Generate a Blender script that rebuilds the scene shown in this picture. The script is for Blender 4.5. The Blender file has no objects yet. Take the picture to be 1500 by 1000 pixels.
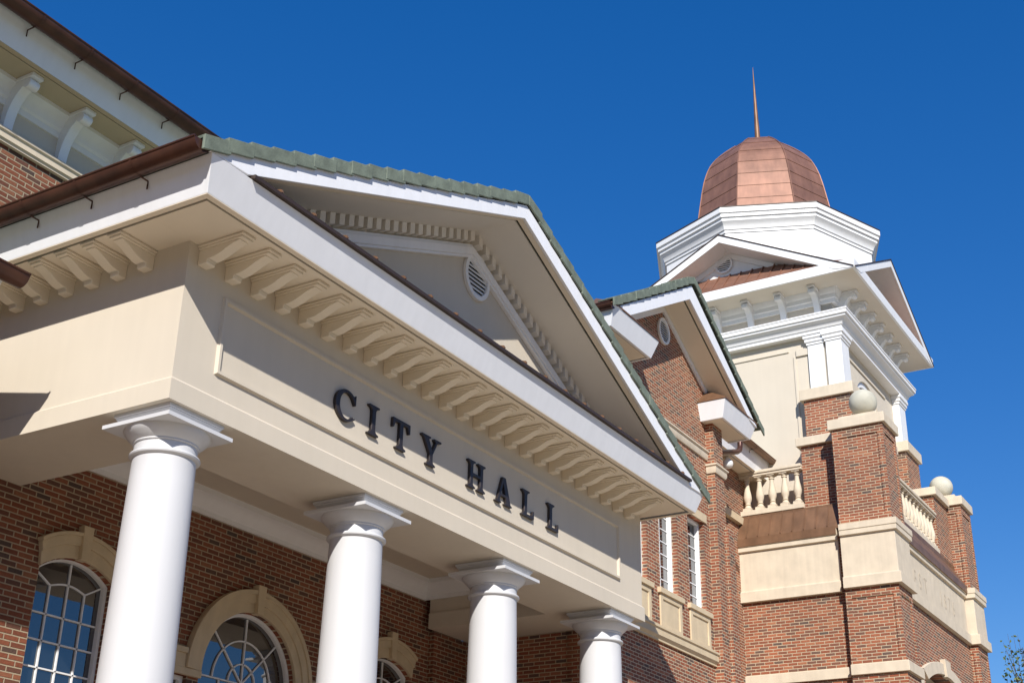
import bpy, bmesh, math, random
from mathutils import Vector, Matrix
random.seed(7)
R = math.radians
sc = bpy.context.scene
col = sc.collection

# ------------------------------------------------------------------ camera
cam_data = bpy.data.cameras.new('camera')
cam = bpy.data.objects.new('camera', cam_data)
col.objects.link(cam)
def cam_matrix():
    a, b, g = R(58.30016), R(24.85366), R(1.20554)
    F = Vector((math.sin(a)*math.cos(b), math.cos(a)*math.cos(b), math.sin(b)))
    X = Vector((math.cos(a), -math.sin(a), 0)); U = X.cross(F)
    X2 = X*math.cos(g) + U*math.sin(g); U2 = U*math.cos(g) - X*math.sin(g)
    m = Matrix((X2, U2, -F)).transposed().to_4x4()
    m.translation = Vector((-8.19, -8.794, -4.721))
    return m
cam.matrix_world = cam_matrix()
cam_data.sensor_width = 36.0
cam_data.lens = 1969.49/1500*36
cam_data.clip_end = 2000
cam_data.clip_start = 0.05
sc.camera = cam

# ------------------------------------------------------------------ light
SUN = Vector((-1.5, -1.0, 1.18)).normalized()      # towards the sun
ELEV = math.asin(SUN.z); ROT = math.atan2(SUN.x, SUN.y)
w = bpy.data.worlds.new('World'); sc.world = w; w.use_nodes = True
nt = w.node_tree; bg = nt.nodes['Background']
sky = nt.nodes.new('ShaderNodeTexSky'); sky.sky_type = 'NISHITA'; sky.sun_disc = False
sky.sun_elevation = ELEV; sky.sun_rotation = ROT
sky.air_density = 1.0; sky.dust_density = 0.0; sky.ozone_density = 5.0; sky.altitude = 0
hs = nt.nodes.new('ShaderNodeHueSaturation'); hs.inputs['Saturation'].default_value = 1.53      # polarised deep blue
ga = nt.nodes.new('ShaderNodeGamma'); ga.inputs['Gamma'].default_value = .72
hs.inputs['Hue'].default_value = .516; hs.inputs['Value'].default_value = 1.25
nt.links.new(sky.outputs[0], ga.inputs['Color']); nt.links.new(ga.outputs[0], hs.inputs['Color'])
nt.links.new(hs.outputs[0], bg.inputs[0]); bg.inputs[1].default_value = 0.13
sd = bpy.data.lights.new('sun', 'SUN'); sd.energy = 5.0; sd.angle = R(0.5); sd.color = (1.0, 0.955, 0.89)
so = bpy.data.objects.new('sun', sd); col.objects.link(so)
so.rotation_euler = SUN.to_track_quat('Z', 'Y').to_euler(); so.location = (-30, -30, 30)
sc.view_settings.view_transform = 'Standard'; sc.view_settings.look = 'None'
sc.view_settings.exposure = 0.26; sc.view_settings.gamma = 1.0
sc.cycles.max_bounces = 8; sc.cycles.diffuse_bounces = 5

# ------------------------------------------------------------------ materials
def newmat(name):
    m = bpy.data.materials.new(name); m.use_nodes = True
    return m, m.node_tree.nodes, m.node_tree.links, m.node_tree.nodes['Principled BSDF']
def plain(name, c, rough=0.6, metal=0.0, var=0.08, vscale=3.0, bump=0.0, bscale=60.0, spec=0.5, streak=0.0, c2=None):
    m, N, L, P = newmat(name)
    P.inputs['Roughness'].default_value = rough; P.inputs['Metallic'].default_value = metal
    P.inputs['Specular IOR Level'].default_value = spec
    geo = N.new('ShaderNodeNewGeometry')
    n1 = N.new('ShaderNodeTexNoise'); n1.inputs['Scale'].default_value = vscale; n1.inputs['Detail'].default_value = 6
    L.new(geo.outputs['Position'], n1.inputs['Vector'])
    mp = N.new('ShaderNodeMapRange'); mp.inputs[1].default_value = .3; mp.inputs[2].default_value = .7
    L.new(n1.outputs['Fac'], mp.inputs[0])
    mix = N.new('ShaderNodeMix'); mix.data_type = 'RGBA'
    mix.inputs['A'].default_value = (*[x*(1-var) for x in c], 1)
    cc = c2 if c2 else [min(1, x*(1+var)) for x in c]
    mix.inputs['B'].default_value = (*cc, 1)
    L.new(mp.outputs[0], mix.inputs['Factor'])
    out = mix.outputs['Result']
    if streak:
        vm = N.new('ShaderNodeVectorMath'); vm.operation = 'MULTIPLY'; vm.inputs[1].default_value = (9, 9, .5)
        L.new(geo.outputs['Position'], vm.inputs[0])
        n2 = N.new('ShaderNodeTexNoise'); n2.inputs['Scale'].default_value = 1.0; n2.inputs['Detail'].default_value = 5
        L.new(vm.outputs[0], n2.inputs['Vector'])
        m2 = N.new('ShaderNodeMapRange'); m2.inputs[1].default_value = .35; m2.inputs[2].default_value = .75
        m2.inputs[3].default_value = 1.0; m2.inputs[4].default_value = 1.0-streak
        L.new(n2.outputs['Fac'], m2.inputs[0])
        mm = N.new('ShaderNodeMix'); mm.data_type = 'RGBA'; mm.blend_type = 'MULTIPLY'; mm.inputs['Factor'].default_value = 1
        L.new(out, mm.inputs['A']); L.new(m2.outputs[0], mm.inputs['B']); out = mm.outputs['Result']
    L.new(out, P.inputs['Base Color'])
    if bump:
        n3 = N.new('ShaderNodeTexNoise'); n3.inputs['Scale'].default_value = bscale; n3.inputs['Detail'].default_value = 4
        L.new(geo.outputs['Position'], n3.inputs['Vector'])
        b = N.new('ShaderNodeBump'); b.inputs['Strength'].default_value = bump; b.inputs['Distance'].default_value = .01
        L.new(n3.outputs['Fac'], b.inputs['Height']); L.new(b.outputs[0], P.inputs['Normal'])
    return m
def brick_mat(name, H=0.0645, Lb=0.205, darken=1.0):
    m, N, L, P = newmat(name)
    P.inputs['Roughness'].default_value = .85
    def math_(op, a, b=None):
        n = N.new('ShaderNodeMath'); n.operation = op
        for i, v in enumerate((a, b)):
            if v is None: continue
            if isinstance(v, (int, float)): n.inputs[i].default_value = v
            else: L.new(v, n.inputs[i])
        return n.outputs[0]
    geo = N.new('ShaderNodeNewGeometry')
    sp = N.new('ShaderNodeSeparateXYZ'); L.new(geo.outputs['Position'], sp.inputs[0])
    sn = N.new('ShaderNodeSeparateXYZ'); L.new(geo.outputs['True Normal'], sn.inputs[0])
    isx = math_('GREATER_THAN', math_('ABSOLUTE', sn.outputs[0]), .5)
    u = math_('ADD', math_('MULTIPLY', sp.outputs[1], isx), math_('MULTIPLY', sp.outputs[0], math_('SUBTRACT', 1.0, isx)))
    # a little waviness so the joints are not ruler straight
    nw = N.new('ShaderNodeTexNoise'); nw.inputs['Scale'].default_value = 5; nw.inputs['Detail'].default_value = 3
    L.new(geo.outputs['Position'], nw.inputs['Vector'])
    wv = math_('MULTIPLY', math_('SUBTRACT', nw.outputs['Fac'], .5), .10)
    v = math_('ADD', math_('DIVIDE', sp.outputs[2], H), math_('ADD', wv, 200.0))
    row = math_('FLOOR', v); fv = math_('FRACT', v)
    u2 = math_('ADD', math_('ADD', math_('DIVIDE', u, Lb), math_('MULTIPLY', math_('MODULO', row, 2.0), .5)), 300.0)
    cl = math_('FLOOR', u2); fu = math_('FRACT', u2)
    def edge(f, wd):      # 0 in joint, 1 in brick, soft
        d = math_('MINIMUM', f, math_('SUBTRACT', 1.0, f))
        r = N.new('ShaderNodeMapRange'); r.interpolation_type = 'SMOOTHSTEP'
        r.inputs[1].default_value = wd*.75; r.inputs[2].default_value = wd*1.35
        L.new(d, r.inputs[0]); return r.outputs[0]
    mask = math_('MULTIPLY', edge(fv, .112), edge(fu, .036))
    cv = N.new('ShaderNodeCombineXYZ'); L.new(cl, cv.inputs[0]); L.new(row, cv.inputs[1]); L.new(isx, cv.inputs[2])
    wn = N.new('ShaderNodeTexWhiteNoise'); L.new(cv.outputs[0], wn.inputs['Vector'])
    cr = N.new('ShaderNodeValToRGB'); cr.color_ramp.interpolation = 'LINEAR'
    L.new(wn.outputs['Value'], cr.inputs[0])
    els = [(0.0, (.115, .075, .06)), (.05, (.14, .08, .058)), (.14, (.20, .082, .050)), (.4, (.255, .078, .038)),
           (.65, (.315, .090, .041)), (.85, (.36, .115, .054)), (1.0, (.40, .16, .08))]
    while len(cr.color_ramp.elements) < len(els): cr.color_ramp.elements.new(.5)
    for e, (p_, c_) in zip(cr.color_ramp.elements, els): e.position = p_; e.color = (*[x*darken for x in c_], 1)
    nf = N.new('ShaderNodeTexNoise'); nf.inputs['Scale'].default_value = 45; nf.inputs['Detail'].default_value = 4
    L.new(geo.outputs['Position'], nf.inputs['Vector'])
    mr = N.new('ShaderNodeMapRange'); mr.inputs[3].default_value = .7; mr.inputs[4].default_value = 1.25
    L.new(nf.outputs['Fac'], mr.inputs[0])
    mv = N.new('ShaderNodeMix'); mv.data_type = 'RGBA'; mv.blend_type = 'MULTIPLY'; mv.inputs['Factor'].default_value = 1
    L.new(cr.outputs[0], mv.inputs['A']); L.new(mr.outputs[0], mv.inputs['B'])
    mx = N.new('ShaderNodeMix'); mx.data_type = 'RGBA'
    mx.inputs['A'].default_value = (.60*darken, .475*darken, .32*darken, 1)
    L.new(mv.outputs['Result'], mx.inputs['B']); L.new(mask, mx.inputs['Factor'])
    # large soft weathering
    nb = N.new('ShaderNodeTexNoise'); nb.inputs['Scale'].default_value = .8; nb.inputs['Detail'].default_value = 4
    L.new(geo.outputs['Position'], nb.inputs['Vector'])
    mb = N.new('ShaderNodeMapRange'); mb.inputs[1].default_value = .3; mb.inputs[2].default_value = .7; mb.inputs[3].default_value = .85; mb.inputs[4].default_value = 1.08
    L.new(nb.outputs['Fac'], mb.inputs[0])
    mw = N.new('ShaderNodeMix'); mw.data_type = 'RGBA'; mw.blend_type = 'MULTIPLY'; mw.inputs['Factor'].default_value = 1
    L.new(mx.outputs['Result'], mw.inputs['A']); L.new(mb.outputs[0], mw.inputs['B'])
    L.new(mw.outputs['Result'], P.inputs['Base Color'])
    hh = math_('ADD', mask, math_('MULTIPLY', nf.outputs['Fac'], .35))
    b = N.new('ShaderNodeBump'); b.inputs['Strength'].default_value = 1.0; b.inputs['Distance'].default_value = .013
    L.new(hh, b.inputs['Height']); L.new(b.outputs[0], P.inputs['Normal'])
    return m
BRICK = brick_mat('brick', darken=.70)  # same brick as the tower, colour darkened to deepen the porch shade
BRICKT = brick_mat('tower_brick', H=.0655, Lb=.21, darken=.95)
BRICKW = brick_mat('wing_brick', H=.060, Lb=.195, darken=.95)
STUCCO = plain('cream_stucco', (.625, .555, .448), .9, var=.03, vscale=1.2, bump=.25, bscale=220, streak=.03)
SOFFIT = plain('beige_soffit', (.78, .69, .55), .8, var=.03, vscale=1.5, bump=.08, bscale=120)
STONE = plain('limestone', (.65, .555, .42), .85, var=.07, vscale=4, bump=.2, bscale=90, streak=.10)
CAST = plain('cast_stone_trim', (.62, .50, .33), .85, var=.06, vscale=5, bump=.2, bscale=90, streak=.08)
WHITE = plain('white_paint', (.83, .83, .82), .45, var=.02, vscale=2, streak=.04)
FASCIA = plain('white_fascia', (.84, .845, .86), .5, var=.02, vscale=1.5, streak=.05)
COLW = plain('column_white', (.62, .62, .625), .5, var=.012, vscale=2, bump=.05, bscale=30, streak=.03)
COPPER = plain('new_copper', (.275, .138, .092), .5, .3, var=.2, vscale=2.2, streak=.16)
COPPERB = plain('weathered_copper', (.22, .118, .064), .5, .3, var=.2, vscale=3, streak=.2)
GUTTER = plain('copper_gutter', (.075, .033, .025), .36, .4, var=.18, vscale=4, c2=(.11, .047, .03))
DARK = plain('dark_flashing', (.05, .032, .024), .55, .2)
TILE = plain('green_roof_tile', (.16, .19, .145), .75, var=.22, vscale=7, bump=.35, bscale=45, streak=.12)
BRONZE = plain('dark_bronze', (.042, .034, .034), .42, .35, var=.15, vscale=8)
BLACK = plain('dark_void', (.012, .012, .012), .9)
PAVE = plain('concrete', (.41, .345, .25), .9, var=.1, vscale=.6, bump=.2, bscale=20)
BARK = plain('bark', (.10, .075, .055), .9, var=.2, vscale=10)
CARVE = plain('carved_stone', (.50, .42, .31), .9, var=.06, vscale=4)
def glass_mat():
    m, N, L, P = newmat('window_glass')
    P.inputs['Base Color'].default_value = (.010, .013, .017, 1); P.inputs['Roughness'].default_value = .02
    P.inputs['IOR'].default_value = 2.45
    geo = N.new('ShaderNodeNewGeometry')
    n = N.new('ShaderNodeTexNoise'); n.inputs['Scale'].default_value = 1.6
    L.new(geo.outputs['Position'], n.inputs['Vector'])
    b = N.new('ShaderNodeBump'); b.inputs['Strength'].default_value = .03; b.inputs['Distance'].default_value = .05
    L.new(n.outputs['Fac'], b.inputs['Height']); L.new(b.outputs[0], P.inputs['Normal'])
    return m
GLASS = glass_mat()
def leaf_mat(name, a, b_):
    m, N, L, P = newmat(name)
    P.inputs['Roughness'].default_value = .5
    oi = N.new('ShaderNodeNewGeometry'); cr = N.new('ShaderNodeValToRGB')
    cr.color_ramp.elements[0].color = (*a, 1); cr.color_ramp.elements[1].color = (*b_, 1)
    L.new(oi.outputs['Random Per Island'], cr.inputs[0]); L.new(cr.outputs[0], P.inputs['Base Color'])
    return m
LEAF = leaf_mat('leaf', (.035, .075, .02), (.15, .17, .04))

# ------------------------------------------------------------------ helpers
def tag(o, label=None, cat=None, group=None, kind=None):
    if label: o['label'] = label
    if cat: o['category'] = cat
    if group: o['group'] = group
    if kind: o['kind'] = kind
    return o
def thing(name, label, cat, loc=(0, 0, 0), group=None):
    o = bpy.data.objects.new(name, None); o.empty_display_size = .3
    o.location = loc; col.objects.link(o)
    return tag(o, label, cat, group)
def world_loc(o):
    p = Vector((0, 0, 0))
    while o is not None:
        p = p + o.location; o = o.parent
    return p
def link(name, me, mat, parent=None, bevel=0.0, smooth=None, shift=True, loc=None):
    o = bpy.data.objects.new(name, me); col.objects.link(o)
    if mat is not None:
        me.materials.clear(); me.materials.append(mat)
    if parent is not None:
        o.parent = parent
        if shift: me.transform(Matrix.Translation(-world_loc(parent)))
    if loc is not None: o.location = loc
    if smooth is not None:
        for p in me.polygons: p.use_smooth = True
        me.set_sharp_from_angle(angle=R(smooth))
    if bevel:
        b = o.modifiers.new('bevel', 'BEVEL'); b.width = bevel; b.segments = 2
        b.limit_method = 'ANGLE'; b.angle_limit = R(40)
    return o
class MB:
    def __init__(s): s.v = []; s.f = []
    def add(s, vs, fs):
        n = len(s.v); s.v += [tuple(p) for p in vs]; s.f += [tuple(i+n for i in f) for f in fs]; return s
    def box(s, x0, x1, y0, y1, z0, z1):
        x0, x1 = min(x0, x1), max(x0, x1); y0, y1 = min(y0, y1), max(y0, y1); z0, z1 = min(z0, z1), max(z0, z1)
        return s.add([(x0,y0,z0),(x1,y0,z0),(x1,y1,z0),(x0,y1,z0),(x0,y0,z1),(x1,y0,z1),(x1,y1,z1),(x0,y1,z1)],
                     [(0,3,2,1),(4,5,6,7),(0,1,5,4),(1,2,6,5),(2,3,7,6),(3,0,4,7)])
    def prism(s, poly, fn, a, b):
        n = len(poly)
        s.add([fn(p[0], p[1], a) for p in poly]+[fn(p[0], p[1], b) for p in poly],
              [tuple(range(n)), tuple(range(2*n-1, n-1, -1))]+[(i, i+n, (i+1) % n+n, (i+1) % n) for i in range(n)])
        return s
    def lathe(s, prof, c, n=48, phase=0.0, rscale=None):
        m = len(prof); vs = []; fs = []
        for (r, z) in prof:
            for k in range(n):
                t = 2*math.pi*k/n+phase
                vs.append((c[0]+r*math.cos(t), c[1]+r*math.sin(t), c[2]+z))
        for i in range(m-1):
            for k in range(n):
                fs.append((i*n+k, i*n+(k+1) % n, (i+1)*n+(k+1) % n, (i+1)*n+k))
        fs.append(tuple(range(n-1, -1, -1))); fs.append(tuple((m-1)*n+k for k in range(n)))
        return s.add(vs, fs)
    def tube(s, pts, r, n=10):
        pts = [Vector(p) for p in pts]; vs = []; fs = []
        up0 = Vector((0, 0, 1))
        for i, p in enumerate(pts):
            d = (pts[min(i+1, len(pts)-1)]-pts[max(i-1, 0)]).normalized()
            a = d.cross(up0)
            if a.length < .05: a = d.cross(Vector((0, 1, 0)))
            a.normalize(); b = a.cross(d)
            rr = r[i] if isinstance(r, (list, tuple)) else r
            for k in range(n):
                t = 2*math.pi*k/n; vs.append(p+a*math.cos(t)*rr+b*math.sin(t)*rr)
        for i in range(len(pts)-1):
            for k in range(n): fs.append((i*n+k, i*n+(k+1) % n, (i+1)*n+(k+1) % n, (i+1)*n+k))
        fs.append(tuple(range(n-1, -1, -1))); fs.append(tuple((len(pts)-1)*n+k for k in range(n)))
        return s.add(vs, fs)
    def band(s, path, prof, closed=False):
        """mouldings: profile of (offset outward, z) swept along a plan path; outward = right of travel"""
        P = [Vector((p[0], p[1])) for p in path]; n = len(P); rings = []
        for (o, z) in prof:
            ring = []
            for i in range(n):
                prv = P[i-1] if (closed or i > 0) else None
                nxt = P[(i+1) % n] if (closed or i < n-1) else None
                ns = []
                if prv is not None:
                    d = (P[i]-prv).normalized(); ns.append(Vector((d.y, -d.x)))
                if nxt is not None:
                    d = (nxt-P[i]).normalized(); ns.append(Vector((d.y, -d.x)))
                if len(ns) == 2:
                    m = ns[0]+ns[1]; m = m/max(1e-6, m.dot(ns[0]))
                else: m = ns[0]
                q = P[i]+m*o; ring.append((q.x, q.y, z))
            rings.append(ring)
        m_ = len(prof); vs = [p for r_ in rings for p in r_]; fs = []
        seg = n if closed else n-1
        for j in range(m_):
            for i in range(seg):
                fs.append((j*n+i, j*n+(i+1) % n, ((j+1) % m_)*n+(i+1) % n, ((j+1) % m_)*n+i))
        if not closed:
            fs.append(tuple(j*n for j in range(m_))); fs.append(tuple(j*n+n-1 for j in range(m_-1, -1, -1)))
        return s.add(vs, fs)
    def mesh(s, name='mesh'):
        me = bpy.data.meshes.new(name); me.from_pydata(s.v, [], s.f); me.update()
        bm = bmesh.new(); bm.from_mesh(me); bmesh.ops.recalc_face_normals(bm, faces=bm.faces); bm.to_mesh(me); bm.free()
        return me
    def build(s, name, mat, parent=None, bevel=0.0, smooth=None, shift=True, loc=None):
        return link(name, s.mesh(name), mat, parent, bevel, smooth, shift, loc)
XZ = lambda a, b, c: (a, c, b)          # polygon in x-z, extruded along y
YZ = lambda a, b, c: (c, a, b)          # polygon in y-z, extruded along x
XY = lambda a, b, c: (a, b, c)
def solid(loops, d0, d1, fn=XZ, name='mesh'):
    """outline with holes, filled and given a thickness from d0 to d1"""
    cu = bpy.data.curves.new('tmp', 'CURVE'); cu.dimensions = '2D'; cu.fill_mode = 'BOTH'; cu.extrude = .5
    for lp in loops:
        sp = cu.splines.new('POLY'); sp.points.add(len(lp)-1)
        for p, q in zip(sp.points, lp): p.co = (q[0], q[1], 0, 1)
        sp.use_cyclic_u = True
    ob = bpy.data.objects.new('tmp', cu); col.objects.link(ob)
    dg = bpy.context.evaluated_depsgraph_get(); dg.update()
    me = bpy.data.meshes.new_from_object(ob.evaluated_get(dg))
    bpy.data.objects.remove(ob); bpy.data.curves.remove(cu)
    bm = bmesh.new(); bm.from_mesh(me)
    bmesh.ops.remove_doubles(bm, verts=bm.verts, dist=1e-5)
    for v in bm.verts:
        v.co = Vector(fn(v.co.x, v.co.y, d0+(v.co.z+.5)*(d1-d0)))
    bmesh.ops.recalc_face_normals(bm, faces=bm.faces)
    bm.to_mesh(me); bm.free(); me.name = name
    return me
def arc(cx, cz, r, a0, a1, n=24, ry=None):
    ry = r if ry is None else ry
    return [(cx+r*math.cos(R(a0+(a1-a0)*i/n)), cz+ry*math.sin(R(a0+(a1-a0)*i/n))) for i in range(n+1)]
def copy_part(o, parent, loc, rotz=None, name=None):
    c = o.copy(); col.objects.link(c); c.parent = parent; c.location = loc
    if rotz is not None: c.rotation_euler = (0, 0, rotz)
    return c
def rect(x0, x1, z0, z1): return [(x0, z0), (x1, z0), (x1, z1), (x0, z1)]

GZ = -6.3
# ------------------------------------------------------------------ ground
g = MB().add([(-600, -600, GZ), (600, -600, GZ), (600, 600, GZ), (-600, 600, GZ)], [(0, 1, 2, 3)]).build('ground', PAVE)
tag(g, 'pale concrete plaza around the city hall', 'ground', kind='structure')

added_woods = MB()  # unseen trees behind the camera, added to cut light from the low sky
rw = random.Random(3)
for k in range(230):
    a_ = R(rw.uniform(150, 345)); d_ = rw.uniform(58, 80)
    x_, y_ = -4+d_*math.cos(a_), -5+d_*math.sin(a_); h_ = rw.uniform(17, 23) if a_ < R(292) else rw.uniform(7, 10.5); r_ = rw.uniform(3.5, 5.5)
    prof_ = [(.5, 0), (r_*.8, 1.5), (r_*rw.uniform(.9, 1.1), h_*.35), (r_*.85, h_*.6), (r_*.55, h_*.85), (.2, h_)]
    added_woods.lathe(prof_, (x_, y_, GZ), 9, rw.uniform(0, 1))
wo = added_woods.build('added_woodland', plain('added_woodland_leaves', (.045, .07, .025), .9, var=.4, vscale=.8, bump=1, bscale=3), smooth=80)
tag(wo, 'dark green belt of trees, added unseen behind the camera to block low sky light', 'added_woods', kind='stuff')

def make_vent(parent, fn, cu, cv, d0, ru, rv, slats=9):
    """round louvred vent, built on a wall plane; d grows outwards"""
    ring = solid([[(cu+ru*c, cv+rv*s) for c, s in [(math.cos(2*math.pi*k/40), math.sin(2*math.pi*k/40)) for k in range(40)]],
                  [(cu+ru*.8*c, cv+rv*.8*s) for c, s in [(math.cos(2*math.pi*k/40), math.sin(2*math.pi*k/40)) for k in range(40)]]], d0+.002, d0+.05, fn)
    v = link('vent', ring, WHITE, parent, bevel=.008, smooth=40)
    m = MB()
    for i in range(slats):
        zz = -rv*.8+1.6*rv*(i+.5)/slats
        hw = ru*.82*math.sqrt(max(.02, 1-(zz/(rv*.82))**2))
        a, b = cv+zz-.41*1.6*rv/slats, cv+zz+.41*1.6*rv/slats
        vs = [fn(cu-hw, a, d0+.036), fn(cu+hw, a, d0+.036), fn(cu+hw, b, d0+.012), fn(cu-hw, b, d0+.012),
              fn(cu-hw, a, d0+.028), fn(cu+hw, a, d0+.028), fn(cu+hw, b, d0+.004), fn(cu-hw, b, d0+.004)]
        m.add(vs, [(0,1,2,3),(7,6,5,4),(0,4,5,1),(1,5,6,2),(2,6,7,3),(3,7,4,0)])
    m.build('louver_slats', WHITE, v)
    link('backing', solid([[(cu+ru*.82*math.cos(2*math.pi*k/32), cv+rv*.82*math.sin(2*math.pi*k/32)) for k in range(32)]], d0+.001, d0+.003, fn), BLACK, v)
    return v

def tile_run(mb, p0, p1, yf, n, depth=.32, drop=.17, sign=1, w=1.0):
    """rake tiles from the eave p0=(x,z) up to the ridge p1 on the gable front plane yf"""
    a = Vector((p0[0], 0, p0[1])); b = Vector((p1[0], 0, p1[1])); d = (b-a); L_ = d.length; d.normalize()
    nrm = Vector((-d.z, 0, d.x));
    if nrm.z < 0: nrm = -nrm
    st = L_/n
    for i in range(n):
        j = random.uniform(-.006, .006)
        lo = a+d*(i*st-.03)+nrm*(.030+j); hi = a+d*((i+1)*st+.012)+nrm*(-.004+j)
        if i == n-1: hi = b.copy()+nrm*(-.004)
        dn = Vector((0, 0, -1))
        y0 = yf+random.uniform(-.006, .004)
        # front drop
        q = [lo, hi, hi+dn*drop*w, lo+dn*(drop*w+.008)]
        vs = [(p.x, y0, p.z) for p in q]+[(p.x, y0+.03, p.z) for p in q]
        mb.add(vs, [(0,1,2,3),(7,6,5,4),(0,4,5,1),(1,5,6,2),(2,6,7,3),(3,7,4,0)])
        # top slab
        q = [lo, hi, hi-nrm*.03, lo-nrm*.03]
        vs = [(p.x, y0+.031, p.z) for p in q]+[(p.x, y0+depth, p.z) for p in q]
        mb.add(vs, [(0,1,2,3),(7,6,5,4),(0,4,5,1),(1,5,6,2),(2,6,7,3),(3,7,4,0)])
def field_tiles(mb, p0, p1, y0, y1, n, pw=.3):
    """rows of flat tiles over a roof slope, stepped up the slope"""
    a = Vector((p0[0], 0, p0[1])); b = Vector((p1[0], 0, p1[1])); d = (b-a); L_ = d.length; d.normalize()
    nrm = Vector((-d.z, 0, d.x))
    if nrm.z < 0: nrm = -nrm
    st = L_/n; ny = max(1, int((y1-y0)/pw)); wy = (y1-y0)/ny
    for i in range(n):
        for k in range(ny):
            j = random.uniform(-.005, .005)
            lo = a+d*(i*st-.03)+nrm*(.022+j); hi = a+d*((i+1)*st+.01)+nrm*(-.008+j)
            q = [lo, hi, hi-nrm*.028, lo-nrm*.028]; ya = y0+k*wy+.003; yb = y0+(k+1)*wy-.003
            vs = [(p.x, ya, p.z) for p in q]+[(p.x, yb, p.z) for p in q]
            mb.add(vs, [(0,1,2,3),(7,6,5,4),(0,4,5,1),(1,5,6,2),(2,6,7,3),(3,7,4,0)])
def half_gutter(mb, axis, c0, c1, s0, s1, r, thick=.012, n=14):
    """half round trough; axis 'y': c0=x,c1=z centre, runs s0..s1 along y; axis 'x': c0=y"""
    outer = [(c0+r*math.cos(math.pi+math.pi*k/n), c1+r*math.sin(math.pi+math.pi*k/n)) for k in range(n+1)]
    inner = [(c0+(r-thick)*math.cos(2*math.pi-math.pi*k/n), c1+(r-thick)*math.sin(2*math.pi-math.pi*k/n)) for k in range(n+1)]
    prof = outer+inner
    fn = (lambda a, b, s: (a, s, b)) if axis == 'y' else (lambda a, b, s: (s, a, b))
    m = len(prof)
    mb.add([fn(p[0], p[1], s0) for p in prof]+[fn(p[0], p[1], s1) for p in prof],
           [tuple((i, i+m, (i+1) % m+m, (i+1) % m)) for i in range(m)])
    for s in (s0, s1):       # end caps
        mb.add([fn(p[0], p[1], s) for p in outer], [tuple(range(n+1))])
    # rolled bead on the outer lip
    bx = outer[0]
    mb.tube([fn(bx[0], bx[1], s0), fn(bx[0], bx[1], s1)], .013, 8)
def gutter_strap(mb, axis, c0, c1, s, r, wall, toward):
    fn = (lambda a, b, q: (a, q, b)) if axis == 'y' else (lambda a, b, q: (q, a, b))
    pts = [(c0+(r+.006)*math.cos(math.pi+math.pi*k/12), c1+(r+.006)*math.sin(math.pi+math.pi*k/12)) for k in range(13)]
    for i in range(12):
        (a0, b0), (a1, b1) = pts[i], pts[i+1]
        mb.add([fn(a0, b0, s-.014), fn(a1, b1, s-.014), fn(a1, b1, s+.014), fn(a0, b0, s+.014)], [(0, 1, 2, 3)])
    mb.tube([fn(c0+.3*r, c1-r*.98, s), fn(wall-.01*toward, c1-r*1.0, s), fn(wall-.01*toward, c1-r*1.75, s)], .009, 6)

# ==================================================================== PORTICO
po = thing('portico', 'cream portico with white gabled pediment and green tile edge carried on white columns', 'portico', (5, 1, GZ))
TOPZ = 1.685
eb = MB()
i_ = .03
eb.box(i_, 10.0, i_, 1.1, .235, TOPZ+.1)
eb.box(i_, 1.07, 1.1, 3.32, .235, TOPZ+.1)
eb.box(8.98, 10.0, 1.1, 3.22, .235, TOPZ+.1)
ent = eb.build('entablature', STUCCO, po)
# lower band with chamfered top, as three butted prisms
bb = MB()
prof = [(0, 0), (0, .205), (i_, .236), (1.1, .236), (1.1, 0)]
bb.band([(0, 3.32), (0, 0), (10.03, 0), (10.03, 3.2)], [(0, 0), (0, .205), (-.03, .236), (-1.1, .236), (-1.1, 0)])
bb.build('architrave_band', STUCCO, po)
# raised panel frame on the front
def panel_frame(x0, x1, z0, z1, y, wd, d):
    m = MB()
    for (a0, a1, b0, b1, dirn) in ((x0, x1, z0, z1, 0),):
        outer = [(x0, z0), (x1, z0), (x1, z1), (x0, z1)]
        k = wd
        rings = [(0, 0), (.25*k, d), (.75*k, d), (k, 0)]
        vs = []
        for (ins, dd) in rings:
            vs += [(x0+ins, y-dd, z0+ins), (x1-ins, y-dd, z0+ins), (x1-ins, y-dd, z1-ins), (x0+ins, y-dd, z1-ins)]
        fs = []
        for r_ in range(3):
            for q in range(4): fs.append((r_*4+q, r_*4+(q+1) % 4, (r_+1)*4+(q+1) % 4, (r_+1)*4+q))
        m.add(vs, fs)
    return m
panel_frame(.56, 9.25, .455, 1.30, .0305, .065, .034).build('panel_frame', STUCCO, ent)
# soffit of the eaves
sb = MB()
sb.box(-.46, 10.21, -.64, .03, TOPZ+.004, TOPZ+.04)
sb.box(-.46, .03, .031, 3.3, TOPZ+.004, TOPZ+.04)
sb.box(10.0, 10.21, .031, 1.25, TOPZ+.004, TOPZ+.04)
sb.build('soffit', SOFFIT, po)
fb = MB()
fb.band([(-.58, 3.3), (-.58, -.76), (10.33, -.76), (10.33, 1.25)], [(0, TOPZ-.005), (.115, 2.02), (.075, 2.02), (-.045, TOPZ-.005)])
fb.build('eave_fascia', FASCIA, po, bevel=.004)
tr = MB()
tr.band([(-.58, 3.3), (-.58, -.76), (10.33, -.76), (10.33, 1.25)], [(-.002, TOPZ-.012), (-.002, TOPZ-.0055), (-.07, TOPZ-.0055), (-.07, TOPZ-.012)])
tr.build('eave_trim', SOFFIT, po)
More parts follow.
